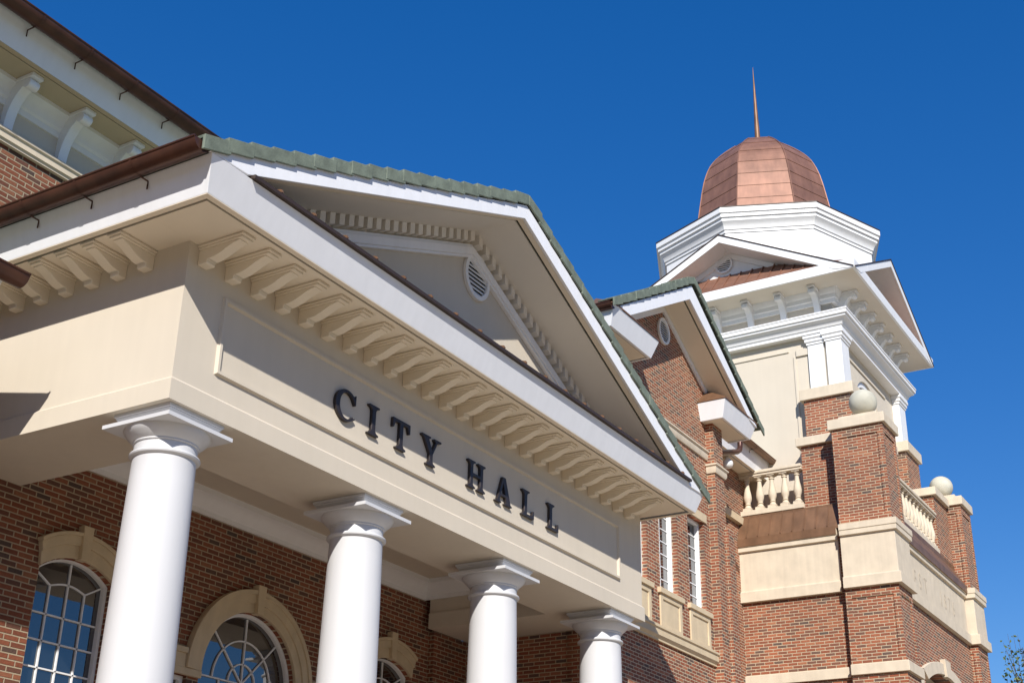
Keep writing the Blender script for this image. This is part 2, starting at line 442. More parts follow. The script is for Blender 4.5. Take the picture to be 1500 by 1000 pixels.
# copper shelf on the pediment base, with flashing and standing seams
sh = MB()
x0s, x1s = -.15, 9.88
sh.prism([(-.92, 2.022), (-.92, 2.06), (-.85, 2.068), (-.001, 2.30), (-.001, 2.26), (-.85, 2.024)], YZ, x0s, x1s)
shelf = sh.build('pediment_shelf', DARK, po)
sm = MB().prism([(-.92, 2.07), (-.905, 2.105), (-.02, 2.345), (-.02, 2.305)], YZ, -.012, .012).mesh('standing_seam')
s0_ = None
for q in range(19):
    p_ = Vector((.25+.52*q, 0, 0))-world_loc(po)
    if s0_ is None: s0_ = link('standing_seam', sm, COPPERB, shelf, shift=False, loc=p_)
    else: copy_part(s0_, shelf, p_)
# rake boards
RB = [(-.76, 2.022), (4.94, 4.36), (10.43, 1.97), (9.90, 1.965), (4.9, 4.144), (-.2, 2.045)]
link('rake_board', solid([[RB[0], RB[1], RB[2], RB[3], RB[4], RB[5]]], -.872, -.83), FASCIA, po, bevel=.004)
def slab(mb, p0, p1, p2, y0, y1, th):
    """thin chevron p0-p1-p2 (x,z) of vertical thickness th"""
    poly = [p0, p1, p2, (p2[0], p2[1]+th), (p1[0], p1[1]+th), (p0[0], p0[1]+th)]
    return mb.prism(poly, XZ, y0, y1)
rs = MB(); slab(rs, (-.02, 2.135), (4.9, 4.155), (9.7, 2.066), -.715, -.005, .03); PALE = plain('pale_trim_paint', (.74, .70, .63), .7, var=.03, vscale=1.5)
rs.build('rake_soffit', PALE, po)
rt = MB(); slab(rt, (-.09, 2.09), (4.9, 4.146), (9.81, 2.005), -.829, -.755, .03); rt.build('rake_trim', SOFFIT, po)
# roof
rf = MB(); slab(rf, (-.72, 2.06), (4.94, 4.40), (10.42, 2.0), -.80, 3.30, .05); roof = rf.build('roof', TILE, po)
rtl = MB()
tile_run(rtl, (-.80, 2.115), (4.94, 4.515), -.905, 19, drop=.15)
tile_run(rtl, (10.56, 2.03), (4.955, 4.515), -.905, 19, drop=.15)
rtl.build('rake_tiles', TILE, roof, bevel=.006)
ft = MB(); field_tiles(ft, (-.80, 2.10), (4.94, 4.49), -.57, 3.28, 19); field_tiles(ft, (10.5, 2.05), (4.94, 4.49), -.57, 3.28, 19)
ft.build('roof_tiles', TILE, roof)
# tympanum with dentils and moulding
ty = MB().prism([(-.1, 2.0), (10.1, 2.0), (4.92, 4.22)], XZ, 0.0, .2).build('tympanum', STUCCO, po)
SL, SR = (4.155-2.135)/(4.92), (4.155-2.066)/(4.8)
def on_rake(x): return 4.155-(4.9-x)*SL if x < 4.9 else 4.155-(x-4.9)*SR
mo = MB()
for (o0, o1, dp) in ((.175, .225, .05), (.225, .34, .085), (.34, .375, .06)):
    poly = [(.05, on_rake(.05)-o0), (4.9, 4.155-o0), (9.7, on_rake(9.7)-o0), (9.7, on_rake(9.7)-o1), (4.9, 4.155-o1), (.05, on_rake(.05)-o1)]
    mo.prism(poly, XZ, -dp, -.001)
mo.build('raking_moulding', FASCIA, po, bevel=.004)
dm = None
def dentil_mesh(sl):
    m = MB(); hw = .045
    m.prism([(-hw, -hw*sl), (hw, hw*sl), (hw, hw*sl-.145), (-hw, -hw*sl-.145)], XZ, -.13, -.002); return m.mesh('dentil')
dL, dR = dentil_mesh(SL), dentil_mesh(-SR)
base = world_loc(po)
first = {}
for side, me in ((0, dL), (1, dR)):
    for k in range(28):
        x = 4.9-.10-.168*k if side == 0 else 4.9+.10+.168*k
        p = Vector((x, 0, on_rake(x)-.002))-base
        if side not in first:
            first[side] = link('dentil', me, PALE, po, shift=False, loc=p)
        else: copy_part(first[side], po, p)
make_vent(po, lambda a, b, c: (a, -c, b), 5.08, 3.575, 0.0, .30, .335, 9)
# modillions
def corbel_mesh():
    m = MB()
    under = [(.53, -.05), (.53, -.062), (.50, -.068), (.46, -.075), (.42, -.087), (.37, -.106), (.32, -.128), (.27, -.147), (.22, -.160), (.17, -.167), (.125, -.170), (.12, -.173), (.12, -.202), (.11, -.212), (0, -.212)]
    m.prism([(0, -.05)]+under[:1]+under[1:], lambda d, z, x: (x, -d, z), -.062, .062)
    m.prism([(0, -.0502), (.0, -.028), (.575, -.028), (.575, -.0502)], lambda d, z, x: (x, -d, z), -.078, .078)
    m.prism([(0, -.0275), (.0, -.002), (.60, -.002), (.60, -.0275)], lambda d, z, x: (x, -d, z), -.092, .092)
    return m.mesh('corbel')
cm = corbel_mesh(); c0 = None
spots = [((.165+.3865*k+.06, .03), 0) for k in range(25)]+[((.03, .56+.378*k), R(-90)) for k in range(8)]
for (p, rz) in spots:
    L0 = Vector((p[0], p[1], TOPZ))-base
    if c0 is None:
        c0 = link('corbel', cm, SOFFIT, po, bevel=.006, smooth=35, shift=False, loc=L0)
    else:
        cc = copy_part(c0, po, L0, rz)
        if rz: cc.scale = (1, .84, 1)
# gutter on the left eave
gm = MB(); half_gutter(gm, 'y', -.815, 2.075, -.87, 3.2, .112)
gut = gm.build('gutter', GUTTER, po, smooth=40)
for yy in (2.25, 1.46, .70, -.05):
    gs = MB(); gutter_strap(gs, 'y', -.815, 2.075, yy, .112, -.665, 1); gs.build('gutter_strap', GUTTER, gut)
# porch ceiling and crown moulding
MB().box(1.07, 8.98, 1.1, 3.32, .74, .80).build('ceiling', STUCCO, po)
cwm = MB()
crown = [(0, .46), (.03, .46), (.03, .52), (.06, .54), (.10, .60), (.16, .645), (.22, .67), (.22, .74), (0, .74)]
cwm.band([(8.979, 1.15), (8.979, 3.319), (1.071, 3.319), (1.071, 1.15)], [(-o, z) for o, z in crown][::-1])
cwm.build('crown_moulding', WHITE, po, smooth=30)
FLOOR = plain('brick_paving', (.13, .075, .055), .85, var=.2, vscale=5)
MB().box(-.6, 10.6, -.75, 3.3, GZ+.001, -5.85).build('porch_floor', FLOOR, po, bevel=.01)
for s_ in range(3): MB().box(-.6-.35*(s_+1), 10.6, -.75-.35*(s_+1), -.75-.35*s_, GZ+.0015, -5.85-.15*(s_+1)).build('porch_step', PAVE, po, bevel=.008)

# ==================================================================== COLUMNS
def make_column(x, y, label):
    t = thing('column', label, 'column', (x, y, -5.85), 'white columns of the portico')
    H = 5.85
    m = MB(); prof = []
    ztop, zbot = H-.43, .34
    for k in range(25):
        f = k/24; z = zbot+(ztop-zbot)*f
        r = .352-.052*(f**1.8)
        prof.append((r, z))
    m.lathe([(.355, zbot-.02)]+prof+[(.302, ztop+.012)], (0, 0, 0), 72)
    m.build('shaft', COLW, t, smooth=30, shift=False)
    m = MB()
    za = ztop
    pr = [(.30, za-.005), (.318, za), (.332, za+.010), (.338, za+.024), (.332, za+.038), (.318, za+.048), (.300, za+.052),
          (.300, za+.135), (.312, za+.136), (.316, za+.142), (.316, za+.155), (.322, za+.158), (.352, za+.185), (.385, za+.215), (.408, za+.245), (.414, za+.262), (.414, za+.272), (.405, za+.28)]
    m.lathe(pr, (0, 0, 0), 72); m.build('capital', COLW, t, smooth=25, shift=False)
    m = MB(); zb = H-.160
    sq = lambda h: [(-h, -h), (h, -h), (h, h), (-h, h)]
    m.band(sq(.40), [(.035, zb), (.035, zb+.038), (-.055, zb+.042), (-.062, zb+.055), (-.066, zb+.075), (-.060, zb+.095), (-.045, zb+.112), (-.045, zb+.122), (-.032, zb+.125), (-.032, H-.004), (-.3, H-.004), (-.3, zb)], closed=True)
    m.add([(-.12, -.12, zb+.002), (.12, -.12, zb+.002), (.12, .12, zb+.002), (-.12, .12, zb+.002)], [(0, 1, 2, 3)])
    m.build('abacus', COLW, t, smooth=28, shift=False)
    m = MB(); m.box(-.46, .46, -.46, .46, 0, .12)
    m.lathe([(.44, .1205), (.46, .15), (.465, .19), (.45, .23), (.41, .25), (.385, .27), (.38, .30), (.365, .32)], (0, 0, 0), 64)
    m.build('base', COLW, t, smooth=30, shift=False)
    return t
CY = .415
c1 = make_column(.44, CY, 'first white column, nearest the viewer, under the left corner of the portico')
def dup(root, loc, label):
    r = root.copy(); col.objects.link(r); r.location = loc; r['label'] = label
    for ch in list(root.children):
        c = ch.copy(); col.objects.link(c); c.parent = r
        for q in list(ch.children):
            d = q.copy(); col.objects.link(d); d.parent = c
    return r
dup(c1, (3.46, CY, -5.85), 'second white column, standing below the letter I of the CITY lettering')
dup(c1, (6.40, CY, -5.85), 'third white column, standing left below the HALL lettering')
dup(c1, (9.37, CY, -5.85), 'fourth white column, farthest, below the right end of the lettered frieze')

# ==================================================================== LETTERING
si = thing('building_sign', 'dark bronze raised capital letters reading CITY HALL on the cream frieze', 'sign', (4.85, .03, .66))
def serif_I(w=.19, s=.067, h=.365, b=.035):
    c = w/2
    return [(0, 0), (w, 0), (w, b*.6), (c+s/2+.02, b), (c+s/2, b+.03), (c+s/2, h-b-.03), (c+s/2+.02, h-b), (w, h-b*.6), (w, h), (0, h), (0, h-b*.6), (c-s/2-.02, h-b), (c-s/2, h-b-.03), (c-s/2, b+.03), (c-s/2-.02, b), (0, b*.6)]
def gl_C():
    h = .375; cx, cz = .20, h/2; o = arc(cx, cz, .195, 38, 322, 30, ry=h/2); i = arc(cx+.014, cz, .134, 318, 42, 30, ry=h/2-.030)
    return [[(.352, .345), (.366, .345), (.366, .235), (.350, .235)][::-1] and o[0:1] and ([(.366, .36), (.352, .345)]+o+[(.366, .08), (.355, .055), (.345, .062)]+i+[(.345, .25), (.352, .235), (.366, .235)])]
def gl_T():
    w, h, s, b = .345, .365, .069, .035; c = w/2
    return [[(c-.095, 0), (c+.095, 0), (c+.095, b*.6), (c+s/2+.02, b), (c+s/2, b+.03), (c+s/2, h-.04), (w-.05, h-.045), (w-.022, h-.12), (w, h-.12), (w, h), (0, h), (0, h-.12), (.022, h-.12), (.05, h-.045), (c-s/2, h-.04), (c-s/2, b+.03), (c-s/2-.02, b), (c-.095, b*.6)]]
def gl_Y():
    w, h, s, b = .41, .365, .066, .035; c = w/2
    return [[(c-.09, 0), (c+.09, 0), (c+.09, b*.6), (c+s/2+.015, b), (c+s/2, b+.03), (c+s/2, .15), (w-.075, h-b), (w, h-b*.6), (w, h), (w-.15, h), (w-.15, h-b*.6), (w-.115, h-b-.005), (c+.02, .195), (.15, h-b), (.185, h-b*.6), (.185, h), (0, h), (0, h-b*.6), (.045, h-b), (c-s/2, .15), (c-s/2, b+.03), (c-s/2-.015, b), (c-.09, b*.6)]]
def gl_H():
    h, b = .365, .035; w = .40; s = .064; a = .085; e = w-.085
    return [[(0, 0), (.17, 0), (.17, b*.6), (a+s/2+.015, b), (a+s/2, b+.02), (a+s/2, .165), (e-s/2, .165), (e-s/2, b+.02), (e-s/2-.015, b), (w-.17, b*.6), (w-.17, 0), (w, 0), (w, b*.6), (e+s/2+.015, b), (e+s/2, b+.02), (e+s/2, h-b-.02), (e+s/2+.015, h-b), (w, h-b*.6), (w, h), (w-.17, h), (w-.17, h-b*.6), (e-s/2-.015, h-b), (e-s/2, h-b-.02), (e-s/2, .205), (a+s/2, .205), (a+s/2, h-b-.02), (a+s/2+.015, h-b), (.17, h-b*.6), (.17, h), (0, h), (0, h-b*.6), (a-s/2-.015, h-b), (a-s/2, h-b-.02), (a-s/2, b+.02), (a-s/2-.015, b), (0, b*.6)]]
def gl_A():
    h, b = .37, .03; w = .42
    return [[(0, 0), (.145, 0), (.145, b*.6), (.105, b), (.125, .10), (.255, .10), (.275, b), (.235, b*.6), (.235, 0), (w, 0), (w, b*.6), (w-.035, b), (.25, h), (.175, h), (.045, b), (0, b*.6)],
            [(.138, .135), (.245, .135), (.192, .285)]]
def gl_L():
    w, h, s, b = .30, .365, .067, .035; a = .09
    return [[(0, 0), (w, 0), (w, .115), (w-.022, .115), (w-.05, .042), (a+s/2, .038), (a+s/2, h-b-.03), (a+s/2+.02, h-b), (.185, h-b*.6), (.185, h), (0, h), (0, h-b*.6), (a-s/2-.02, h-b), (a-s/2, h-b-.03), (a-s/2, b+.03), (a-s/2-.02, b), (0, b*.6)]]
for (x, loops, wid, w0, pin) in ((2.39, gl_C(), .36, .366, .032), (2.995, [serif_I()], .195, .19, .095), (3.455, gl_T(), .345, .345, .172), (4.04, gl_Y(), .41, .41, .19),
                    (5.055, gl_H(), .405, .40, .085), (5.715, gl_A(), .40, .42, .288), (6.375, gl_L(), .31, .30, .09), (7.05, gl_L(), .30, .30, .09)):
    lp = [[(x+p[0]*wid/w0, .662+p[1]*.98) for p in l] for l in loops]
    link('letter', solid(lp, -.012, .0305), BRONZE, si, bevel=.004)

# ==================================================================== MAIN HALL
mh = thing('main_hall', 'red brick main hall behind the portico with arched windows and bracketed white eaves', 'building', (2, 4, GZ))
WY = 3.32
# openings
lcx, mcx, rcx = 2.07, 5.09, 8.11
SP = -.80
def seg_arch(cx, hw, zs, rise, n=20):
    r = (hw*hw+rise*rise)/(2*rise); a = math.degrees(math.asin(hw/r))
    return arc(cx, zs+rise-r, r, 90-a, 90+a, n)
def open_seg(cx, hw, zs, rise, zb): return [(cx-hw, zb), (cx+hw, zb)]+seg_arch(cx, hw, zs, rise)
def open_round(cx, r, zs, zb): return [(cx-r, zb), (cx+r, zb)]+arc(cx, zs, r, 0, 180, 36)
hL = open_seg(lcx, .53, SP, .185, -4.6); hR = open_seg(rcx, .53, SP, .185, -4.6)
hM = open_round(mcx, .90, -1.49, -4.6)
hS1 = rect(3.42, 3.99, -4.6, -1.58); hS2 = rect(6.19, 6.76, -4.6, -1.58)
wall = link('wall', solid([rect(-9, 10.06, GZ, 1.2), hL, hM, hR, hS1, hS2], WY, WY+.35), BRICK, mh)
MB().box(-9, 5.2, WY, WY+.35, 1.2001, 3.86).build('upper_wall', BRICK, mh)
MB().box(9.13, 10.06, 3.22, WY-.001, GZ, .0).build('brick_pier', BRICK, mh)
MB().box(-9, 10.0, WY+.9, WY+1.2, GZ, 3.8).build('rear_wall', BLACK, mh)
def muntins(name, bars, y, parent, t=.018, d=.022):
    m = MB()
    for b in bars:
        for (p, q) in zip(b[:-1], b[1:]):
            p, q = Vector(p), Vector(q); dd = (q-p)
            if dd.length < 1e-4: continue
            dd.normalize(); nn = Vector((-dd.y, dd.x))*t/2
            poly = [p-nn, q-nn, q+nn, p+nn]
            m.prism([(v.x, v.y) for v in poly], XZ, y-d, y)
    return m.build(name, WHITE, parent)
def ring_frame(outer, inner, y0, y1, mat, name, parent, bev=.006):
    return link(name, solid([outer, inner], y0, y1), mat, parent, bevel=bev)
def seg_window(cx):
    wnd = ring_frame(open_seg(cx, .53, SP, .185, -4.6), open_seg(cx, .492, SP-.008, .170, -4.5), WY+.06, WY+.16, WHITE, 'window', mh)
    link('pane', solid([open_seg(cx, .497, SP-.005, .172, -4.52)], WY+.125, WY+.135), GLASS, wnd)
    zt = SP+.155
    bars = [[(cx, -4.5), (cx, zt-.005)], [(cx-.475, SP-.02), (cx-.255, -.945)], [(cx+.475, SP-.02), (cx+.255, -.945)],
            [(cx-.255, -.945), (cx-.255, -4.5)], [(cx+.255, -.945), (cx+.255, -4.5)],
            [(cx-.255, -.945)]+[(cx-.255+.51*k/10, -.945+.055*math.sin(math.pi*k/10)) for k in range(1, 10)]+[(cx+.255, -.945)]]
    z = -1.27
    while z > -4.4:
        bars.append([(cx-.475, z), (cx+.475, z)]); z -= .295
    muntins('muntins', bars, WY+.124, wnd)
    lo = seg_arch(cx, .56, SP+.0, .19); 
    def hood(a, b, d, fl0, fl1):
        L0 = [(cx+(p[0]-cx)*(1+fl0), p[1]+a) for p in lo]; L1 = [(cx+(p[0]-cx)*(1+fl1), p[1]+b) for p in lo]
        m.prism(L0+L1[::-1], XZ, WY-d, WY-.001)
    m = MB(); hood(0.0, .15, .05, 0.0, .03); hood(.15, .26, .075, .03, .08); hood(.26, .30, .10, .09, .115)
    tr_ = m.build('arch_hood', CAST, mh, bevel=.006)
    k_ = MB().prism([(cx-.055, -.625), (cx+.055, -.625), (cx+.075, -.225), (cx-.075, -.225)], XZ, WY-.105, WY-.0015)
    k_.build('keystone', CAST, tr_, bevel=.006)
    MB().box(cx-.6, cx+.6, WY-.08, WY+.06, -4.72, -4.6).build('sill', CAST, mh, bevel=.006)
seg_window(lcx); seg_window(rcx)
# Palladian centre window
pw = ring_frame(open_round(mcx, .90, -1.49, -4.6), open_round(mcx, .86, -1.49, -4.52), WY+.06, WY+.16, WHITE, 'window', mh)
link('pane', solid([open_round(mcx, .865, -1.49, -4.53)], WY+.125, WY+.135), GLASS, pw)
cz = -1.49
bars = [[(mcx-.845, cz), (mcx+.845, cz)]]
for a in (0, 60, 90, 120):
    if a: bars.append([(mcx, cz), (mcx+.845*math.cos(R(a)), cz+.845*math.sin(R(a)))])
bars[2:2] = []
bars = [[(mcx-.845, cz), (mcx+.845, cz)], [(mcx, cz), (mcx, cz+.845)], [(mcx, cz), (mcx+.845*math.cos(R(45)), cz+.845*math.sin(R(45)))], [(mcx, cz), (mcx+.845*math.cos(R(135)), cz+.845*math.sin(R(135)))],
        arc(mcx, cz, .55, 0, 180, 24), arc(mcx, cz, .255, 0, 180, 18)]
for xx in (-.42, 0, .42): bars.append([(mcx+xx, cz), (mcx+xx, -4.5)])
z = cz-.3
while z > -4.4: bars.append([(mcx-.845, z), (mcx+.845, z)]); z -= .3
muntins('muntins', bars, WY+.124, pw)
for (r0, r1, d) in ((.905, 1.03, .05), (1.03, 1.14, .075), (1.14, 1.20, .10)):
    link('arch_moulding', solid([arc(mcx, cz, r1, 0, 180, 40)+arc(mcx, cz, r0, 180, 0, 40)], WY-d, WY-.001), CAST, mh, bevel=.006)
MB().prism([(mcx-.06, -.60), (mcx+.06, -.60), (mcx+.08, -.22), (mcx-.08, -.22)], XZ, WY-.115, WY-.0015).build('keystone', CAST, mh, bevel=.006)
for sgn in (-1, 1):
    a0, a1 = mcx+sgn*.905, mcx+sgn*1.72
    m = MB(); m.box(a0, a1, WY-.06, WY-.001, -1.58, -1.495); m.box(a0+sgn*.296, a1, WY-.06, WY-.001, -1.4948, -1.33); m.box(a0+sgn*.297, a1+sgn*.03, WY-.09, WY-.0012, -1.3298, -1.26)
    m.build('impost_band', CAST, mh, bevel=.005)
    s0, s1 = sorted((mcx+sgn*1.10, mcx+sgn*1.67))
    sw = ring_frame(rect(s0, s1, -4.6, -1.58), rect(s0+.05, s1-.05, -4.52, -1.63), WY+.06, WY+.16, WHITE, 'window', mh)
    MB().box(s0+.045, s1-.045, WY+.125, WY+.135, -4.53, -1.625).build('pane', GLASS, sw)
    bb_ = [[((s0+s1)/2, -4.5), ((s0+s1)/2, -1.63)]]; z = -1.93
    while z > -4.4: bb_.append([(s0+.05, z), (s1-.05, z)]); z -= .3
    muntins('muntins', bb_, WY+.124, sw)
# upper works
m = MB(); m.band([(-9, WY), (5.2, WY)], [(0, 3.86), (.05, 3.86), (.05, 3.885), (.075, 3.90), (.075, 3.975), (.10, 3.99), (.10, 4.02), (0, 4.02)])
m.build('stone_ledge', STONE, mh, smooth=30)
EZ, EY = 4.675, 2.75
SOFFM = plain('tan_soffit', (.52, .43, .29), .85, var=.04, vscale=1.5)
MB().box(-9, 5.2, WY+.02, WY+.35, 4.0201, EZ).build('frieze', STUCCO, mh)
m = MB(); m.band([(-9, WY+.02), (5.2, WY+.02)], [(0, EZ-.32), (.03, EZ-.32), (.03, EZ-.24), (.06, EZ-.215), (.07, EZ-.16), (.10, EZ-.10), (.16, EZ-.05), (.16, EZ-.002), (0, EZ-.002)])
m.build('frieze_moulding', WHITE, mh, smooth=30)
MB().box(-9, 5.5, EY+.10, WY+.05, EZ, EZ+.04).build('soffit', SOFFM, mh)
MB().box(-9, 5.5, EY, EY+.07, EZ-.008, EZ+.02).build('eave_trim', SOFFM, mh)
m = MB(); m.band([(-9, EY), (5.5, EY)], [(0, EZ-.003), (.13, EZ+.37), (.09, EZ+.37), (-.05, EZ+.0205), (-.05, EZ-.003)])
m.build('eave_fascia', FASCIA, mh)
gm = MB(); half_gutter(gm, 'x', EY-.265, EZ+.375, -9, 5.5, .115)
gut = gm.build('gutter', GUTTER, mh, smooth=40)
for xx in [1.72-.72*k for k in range(8)]:
    gs = MB(); gutter_strap(gs, 'x', EY-.265, EZ+.375, xx, .115, EY-.10, 1); gs.build('gutter_strap', GUTTER, gut)
m = MB(); m.prism([(EY-.27, EZ+.42), (8, 6.9), (8, 6.8), (EY-.27, EZ+.37)], YZ, -9, 5.5); m.build('roof', TILE, mh)
def console_mesh(h=.58, out=.42, w=.065):
    m = MB()
    f = lambda d, z, x: (x, -d, z)
    cur = [(.075, 0), (.08, .08), (.095, .17), (.125, .26), (.17, .34), (.225, .405), (.285, .45), (.33, .475)]
    cur = [(d*out/.42, z*h/.58) for d, z in cur]
    m.prism([(0, 0)]+cur+[(.33*out/.42, h-.05), (0, h-.05)], f, -w, w)
    m.prism([(0, h-.0495), (0, h-.002), (out+.03, h-.002), (out+.03, h-.0495)], f, -w*1.25, w*1.25)
    c = (.355*out/.42, h-.115); rr = .062*out/.42
    m.prism([(c[0]+rr*math.cos(2*math.pi*k/20), c[1]+rr*math.sin(2*math.pi*k/20)) for k in range(20)], f, -w*1.12, w*1.12)
    return m.mesh('eave_bracket')
br_me = console_mesh(.65, .43, .065); b0 = None
for xx in [1.65-.82*k for k in range(9)]:
    p = Vector((xx-.02, WY+.02, 4.022))-world_loc(mh)
    if b0 is None: b0 = link('eave_bracket', br_me, WHITE, mh, bevel=.005, smooth=35, shift=False, loc=p)
    else: copy_part(b0, mh, p)

# ==================================================================== SIDE WING (left edge)
sw = thing('side_wing', 'low side wing at the left edge with a dark copper gutter end', 'building', (-4, 3, GZ))
MB().box(-9, -1.6, 2.05, 3.3, GZ, .95).build('wall', BRICK, sw)
MB().box(-9, -1.0, 1.49, 3.3, .955, .99).build('soffit', SOFFIT, sw)
m = MB(); m.band([(-9, 1.47), (-1.0, 1.47)], [(0, .935), (.10, 1.16), (.06, 1.16), (-.04, .935)]); m.build('eave_fascia', FASCIA, sw)
gm = MB(); half_gutter(gm, 'x', 1.22, 1.15, -9, -.91, .115); gm.build('gutter', GUTTER, sw, smooth=40)
m = MB(); m.prism([(1.15, 1.17), (3.31, 1.62), (3.31, 1.56), (1.36, 1.155)], YZ, -9, -.93); m.build('roof', TILE, sw)

# ==================================================================== GABLED WING
gw = thing('gabled_wing', 'red brick gabled wing between portico and tower with tall narrow windows', 'building', (13, 3, GZ))
FY = 1.08
wcs = (12.03, 13.29, 14.55)
whw = .378
holes = [rect(c-whw, c+whw, 1.306, 3.046) for c in wcs]
def wline(x): return 7.0-(13.35-x)*.567 if x < 13.35 else 7.0-(x-13.35)*.53
outl = [(10.06, GZ), (15.22, GZ), (15.22, 5.25), (15.22, wline(15.22)), (13.35, 7.0), (10.75, wline(10.75)), (10.75, 2.6), (10.06, 2.2)]
link('wall', solid([outl]+holes, FY, FY+.3), BRICKW, gw)
MB().box(10.06, 10.36, FY+.3001, 3.3, GZ, 1.9).build('side_wall', BRICKW, gw)
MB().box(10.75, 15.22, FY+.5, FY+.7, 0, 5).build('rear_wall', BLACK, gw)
for c in wcs:
    wd = ring_frame(rect(c-whw, c+whw, 1.306, 3.046), rect(c-whw+.045, c+whw-.045, 1.355, 3.0), FY+.10, FY+.22, WHITE, 'window', gw)
    MB().box(c-whw+.04, c+whw-.04, FY+.185, FY+.195, 1.35, 3.005).build('pane', GLASS, wd)
    bars = [[(c, 1.355), (c, 3.0)]]+[[(c-whw+.045, 1.355+1.645*k/7), (c+whw-.045, 1.355+1.645*k/7)] for k in range(1, 7)]
    muntins('muntins', bars, FY+.184, wd, .018, .015)
    MB().box(c-.50, c+.50, FY-.07, FY+.10, 1.21, 1.3055).build('sill', CAST, gw, bevel=.006)
    MB().box(c-.48, c+.48, FY-.03, FY+.05, 3.0465, 3.21).build('lintel', CAST, gw, bevel=.006)
    pn = link('apron_panel', solid([rect(c-.447, c+.447, .598, 1.209), rect(c-.345, c+.345, .685, 1.12)], FY-.035, FY-.001), CAST, gw, bevel=.006)
    MB().box(c-.35, c+.35, FY-.012, FY-.002, .68, 1.125).build('panel_field', CAST, pn)
m = MB(); m.band([(10.06, FY), (15.19, FY)], [(0, .352), (.04, .352), (.04, .382), (.085, .432), (.085, .54), (.11, .555), (.11, .594), (0, .594)])
m.build('stone_ledge', CAST, gw, smooth=30)
m = MB(); m.band([(10.9, FY), (15.19, FY)], [(0, 4.39), (.03, 4.39), (.05, 4.44), (.05, 4.52), (.08, 4.54), (.08, 4.57), (0, 4.57)])
m.build('stone_band', STONE, gw, smooth=30)
# end pilaster
MB().box(15.20, 15.65, .91, 1.60, GZ, 5.2).build('pilaster', BRICKW, gw)
m = MB(); m.band([(15.199, 1.07), (15.199, .909), (15.651, .909), (15.651, 1.4)], [(0, 4.11), (.03, 4.11), (.05, 4.16), (.05, 4.24), (.08, 4.26), (.08, 4.29), (0, 4.29)])
m.build('pilaster_band', STONE, gw, smooth=30)
m = MB(); m.prism([(.83, GZ), (.83, 3.06), (1.15, 3.36), (1.6, 3.36), (1.6, GZ)], YZ, 15.54, 15.84); m.build('buttress', BRICKW, gw)
# connector wall + small eave to the tower
CZ = 5.72
MB().box(15.66, 20.48, 2.22, 2.5, -6.3, CZ-.001).build('connector_wall', BRICKW, gw)
MB().box(15.67, 20.47, 2.13, 2.2195, 4.45, 4.62).build('connector_band', CAST, gw)
MB().box(15.66, 20.48, 1.92, 2.35, CZ, CZ+.04).build('connector_soffit', SOFFIT, gw)
MB().box(15.66, 20.48, 1.80, 1.87, CZ-.008, CZ+.02).build('connector_trim', SOFFIT, gw)
m = MB(); m.band([(15.66, 1.80), (20.48, 1.80)], [(0, CZ-.003), (.08, CZ+.42), (.04, CZ+.42), (-.05, CZ+.0205), (-.05, CZ-.003)]); m.build('connector_fascia', FASCIA, gw)
m = MB(); half_gutter(m, 'x', 1.64, CZ+.44, 15.66, 20.49, .09); cg = m.build('connector_gutter', COPPERB, gw, smooth=40)
m = MB(); gutter_strap(m, 'x', 1.64, CZ+.44, 19.3, .09, 1.75, 1); m.build('gutter_strap', GUTTER, cg)
m = MB(); m.prism([(1.58, CZ+.47), (4.0, CZ+1.5), (4.0, CZ+1.4), (1.6, CZ+.43)], YZ, 15.66, 20.48); m.build('connector_roof', TILE, gw)
m = MB(); m.tube([(17.76, 1.35, 5.74), (17.745, 1.35, 5.58), (17.70, 1.35, 5.48), (17.57, 1.35, 5.40), (17.20, 1.35, 5.27), (15.6, 1.36, 4.75)], .06, 12); m.build('downspout', GUTTER, gw, smooth=40)
m = MB(); m.lathe([(.02, .14), (.05, .13), (.06, .08), (.11, .05), (.125, -.02), (.11, -.08), (.06, -.12), (.01, -.13)], (18.60, 2.0, CZ-.145), 20); m.build('eave_lamp', WHITE, gw, smooth=50)
# cornice returns
def cornice_return(xa, xb):
    m = MB(); m.band([(xa, FY-.001), (xa, .60), (xb, .60), (xb, FY-.001)], [(0, 5.15), (.115, 5.50), (.075, 5.50), (-.05, 5.15)])
    rt_ = m.build('cornice_return', FASCIA, gw, bevel=.004)
    MB().box(xa+.07, xb-.07, .67, FY-.001, 5.16, 5.19).build('soffit', SOFFIT, rt_)
    m = MB(); o = .13
    m.add([(xa-o, .60-o, 5.505), (xb+o, .60-o, 5.505), (xb+o, FY-.002, 5.505), (xa-o, FY-.002, 5.505),
           (xa-o, .60-o, 5.53), (xb+o, .60-o, 5.53), (xb+o, FY-.002, 5.53), (xa-o, FY-.002, 5.53),
           (xa+.38, FY-.003, 5.95), (xb+o-.02, FY-.003, 5.95)],
          [(0, 3, 2, 1), (0, 1, 5, 4), (1, 2, 6, 5), (3, 0, 4, 7), (4, 5, 9, 8), (4, 8, 7), (5, 6, 9), (2, 3, 7, 8, 9, 6)])
    m.build('copper_hip', COPPERB, rt_)
cornice_return(10.2, 11.76); cornice_return(14.99, 16.41)
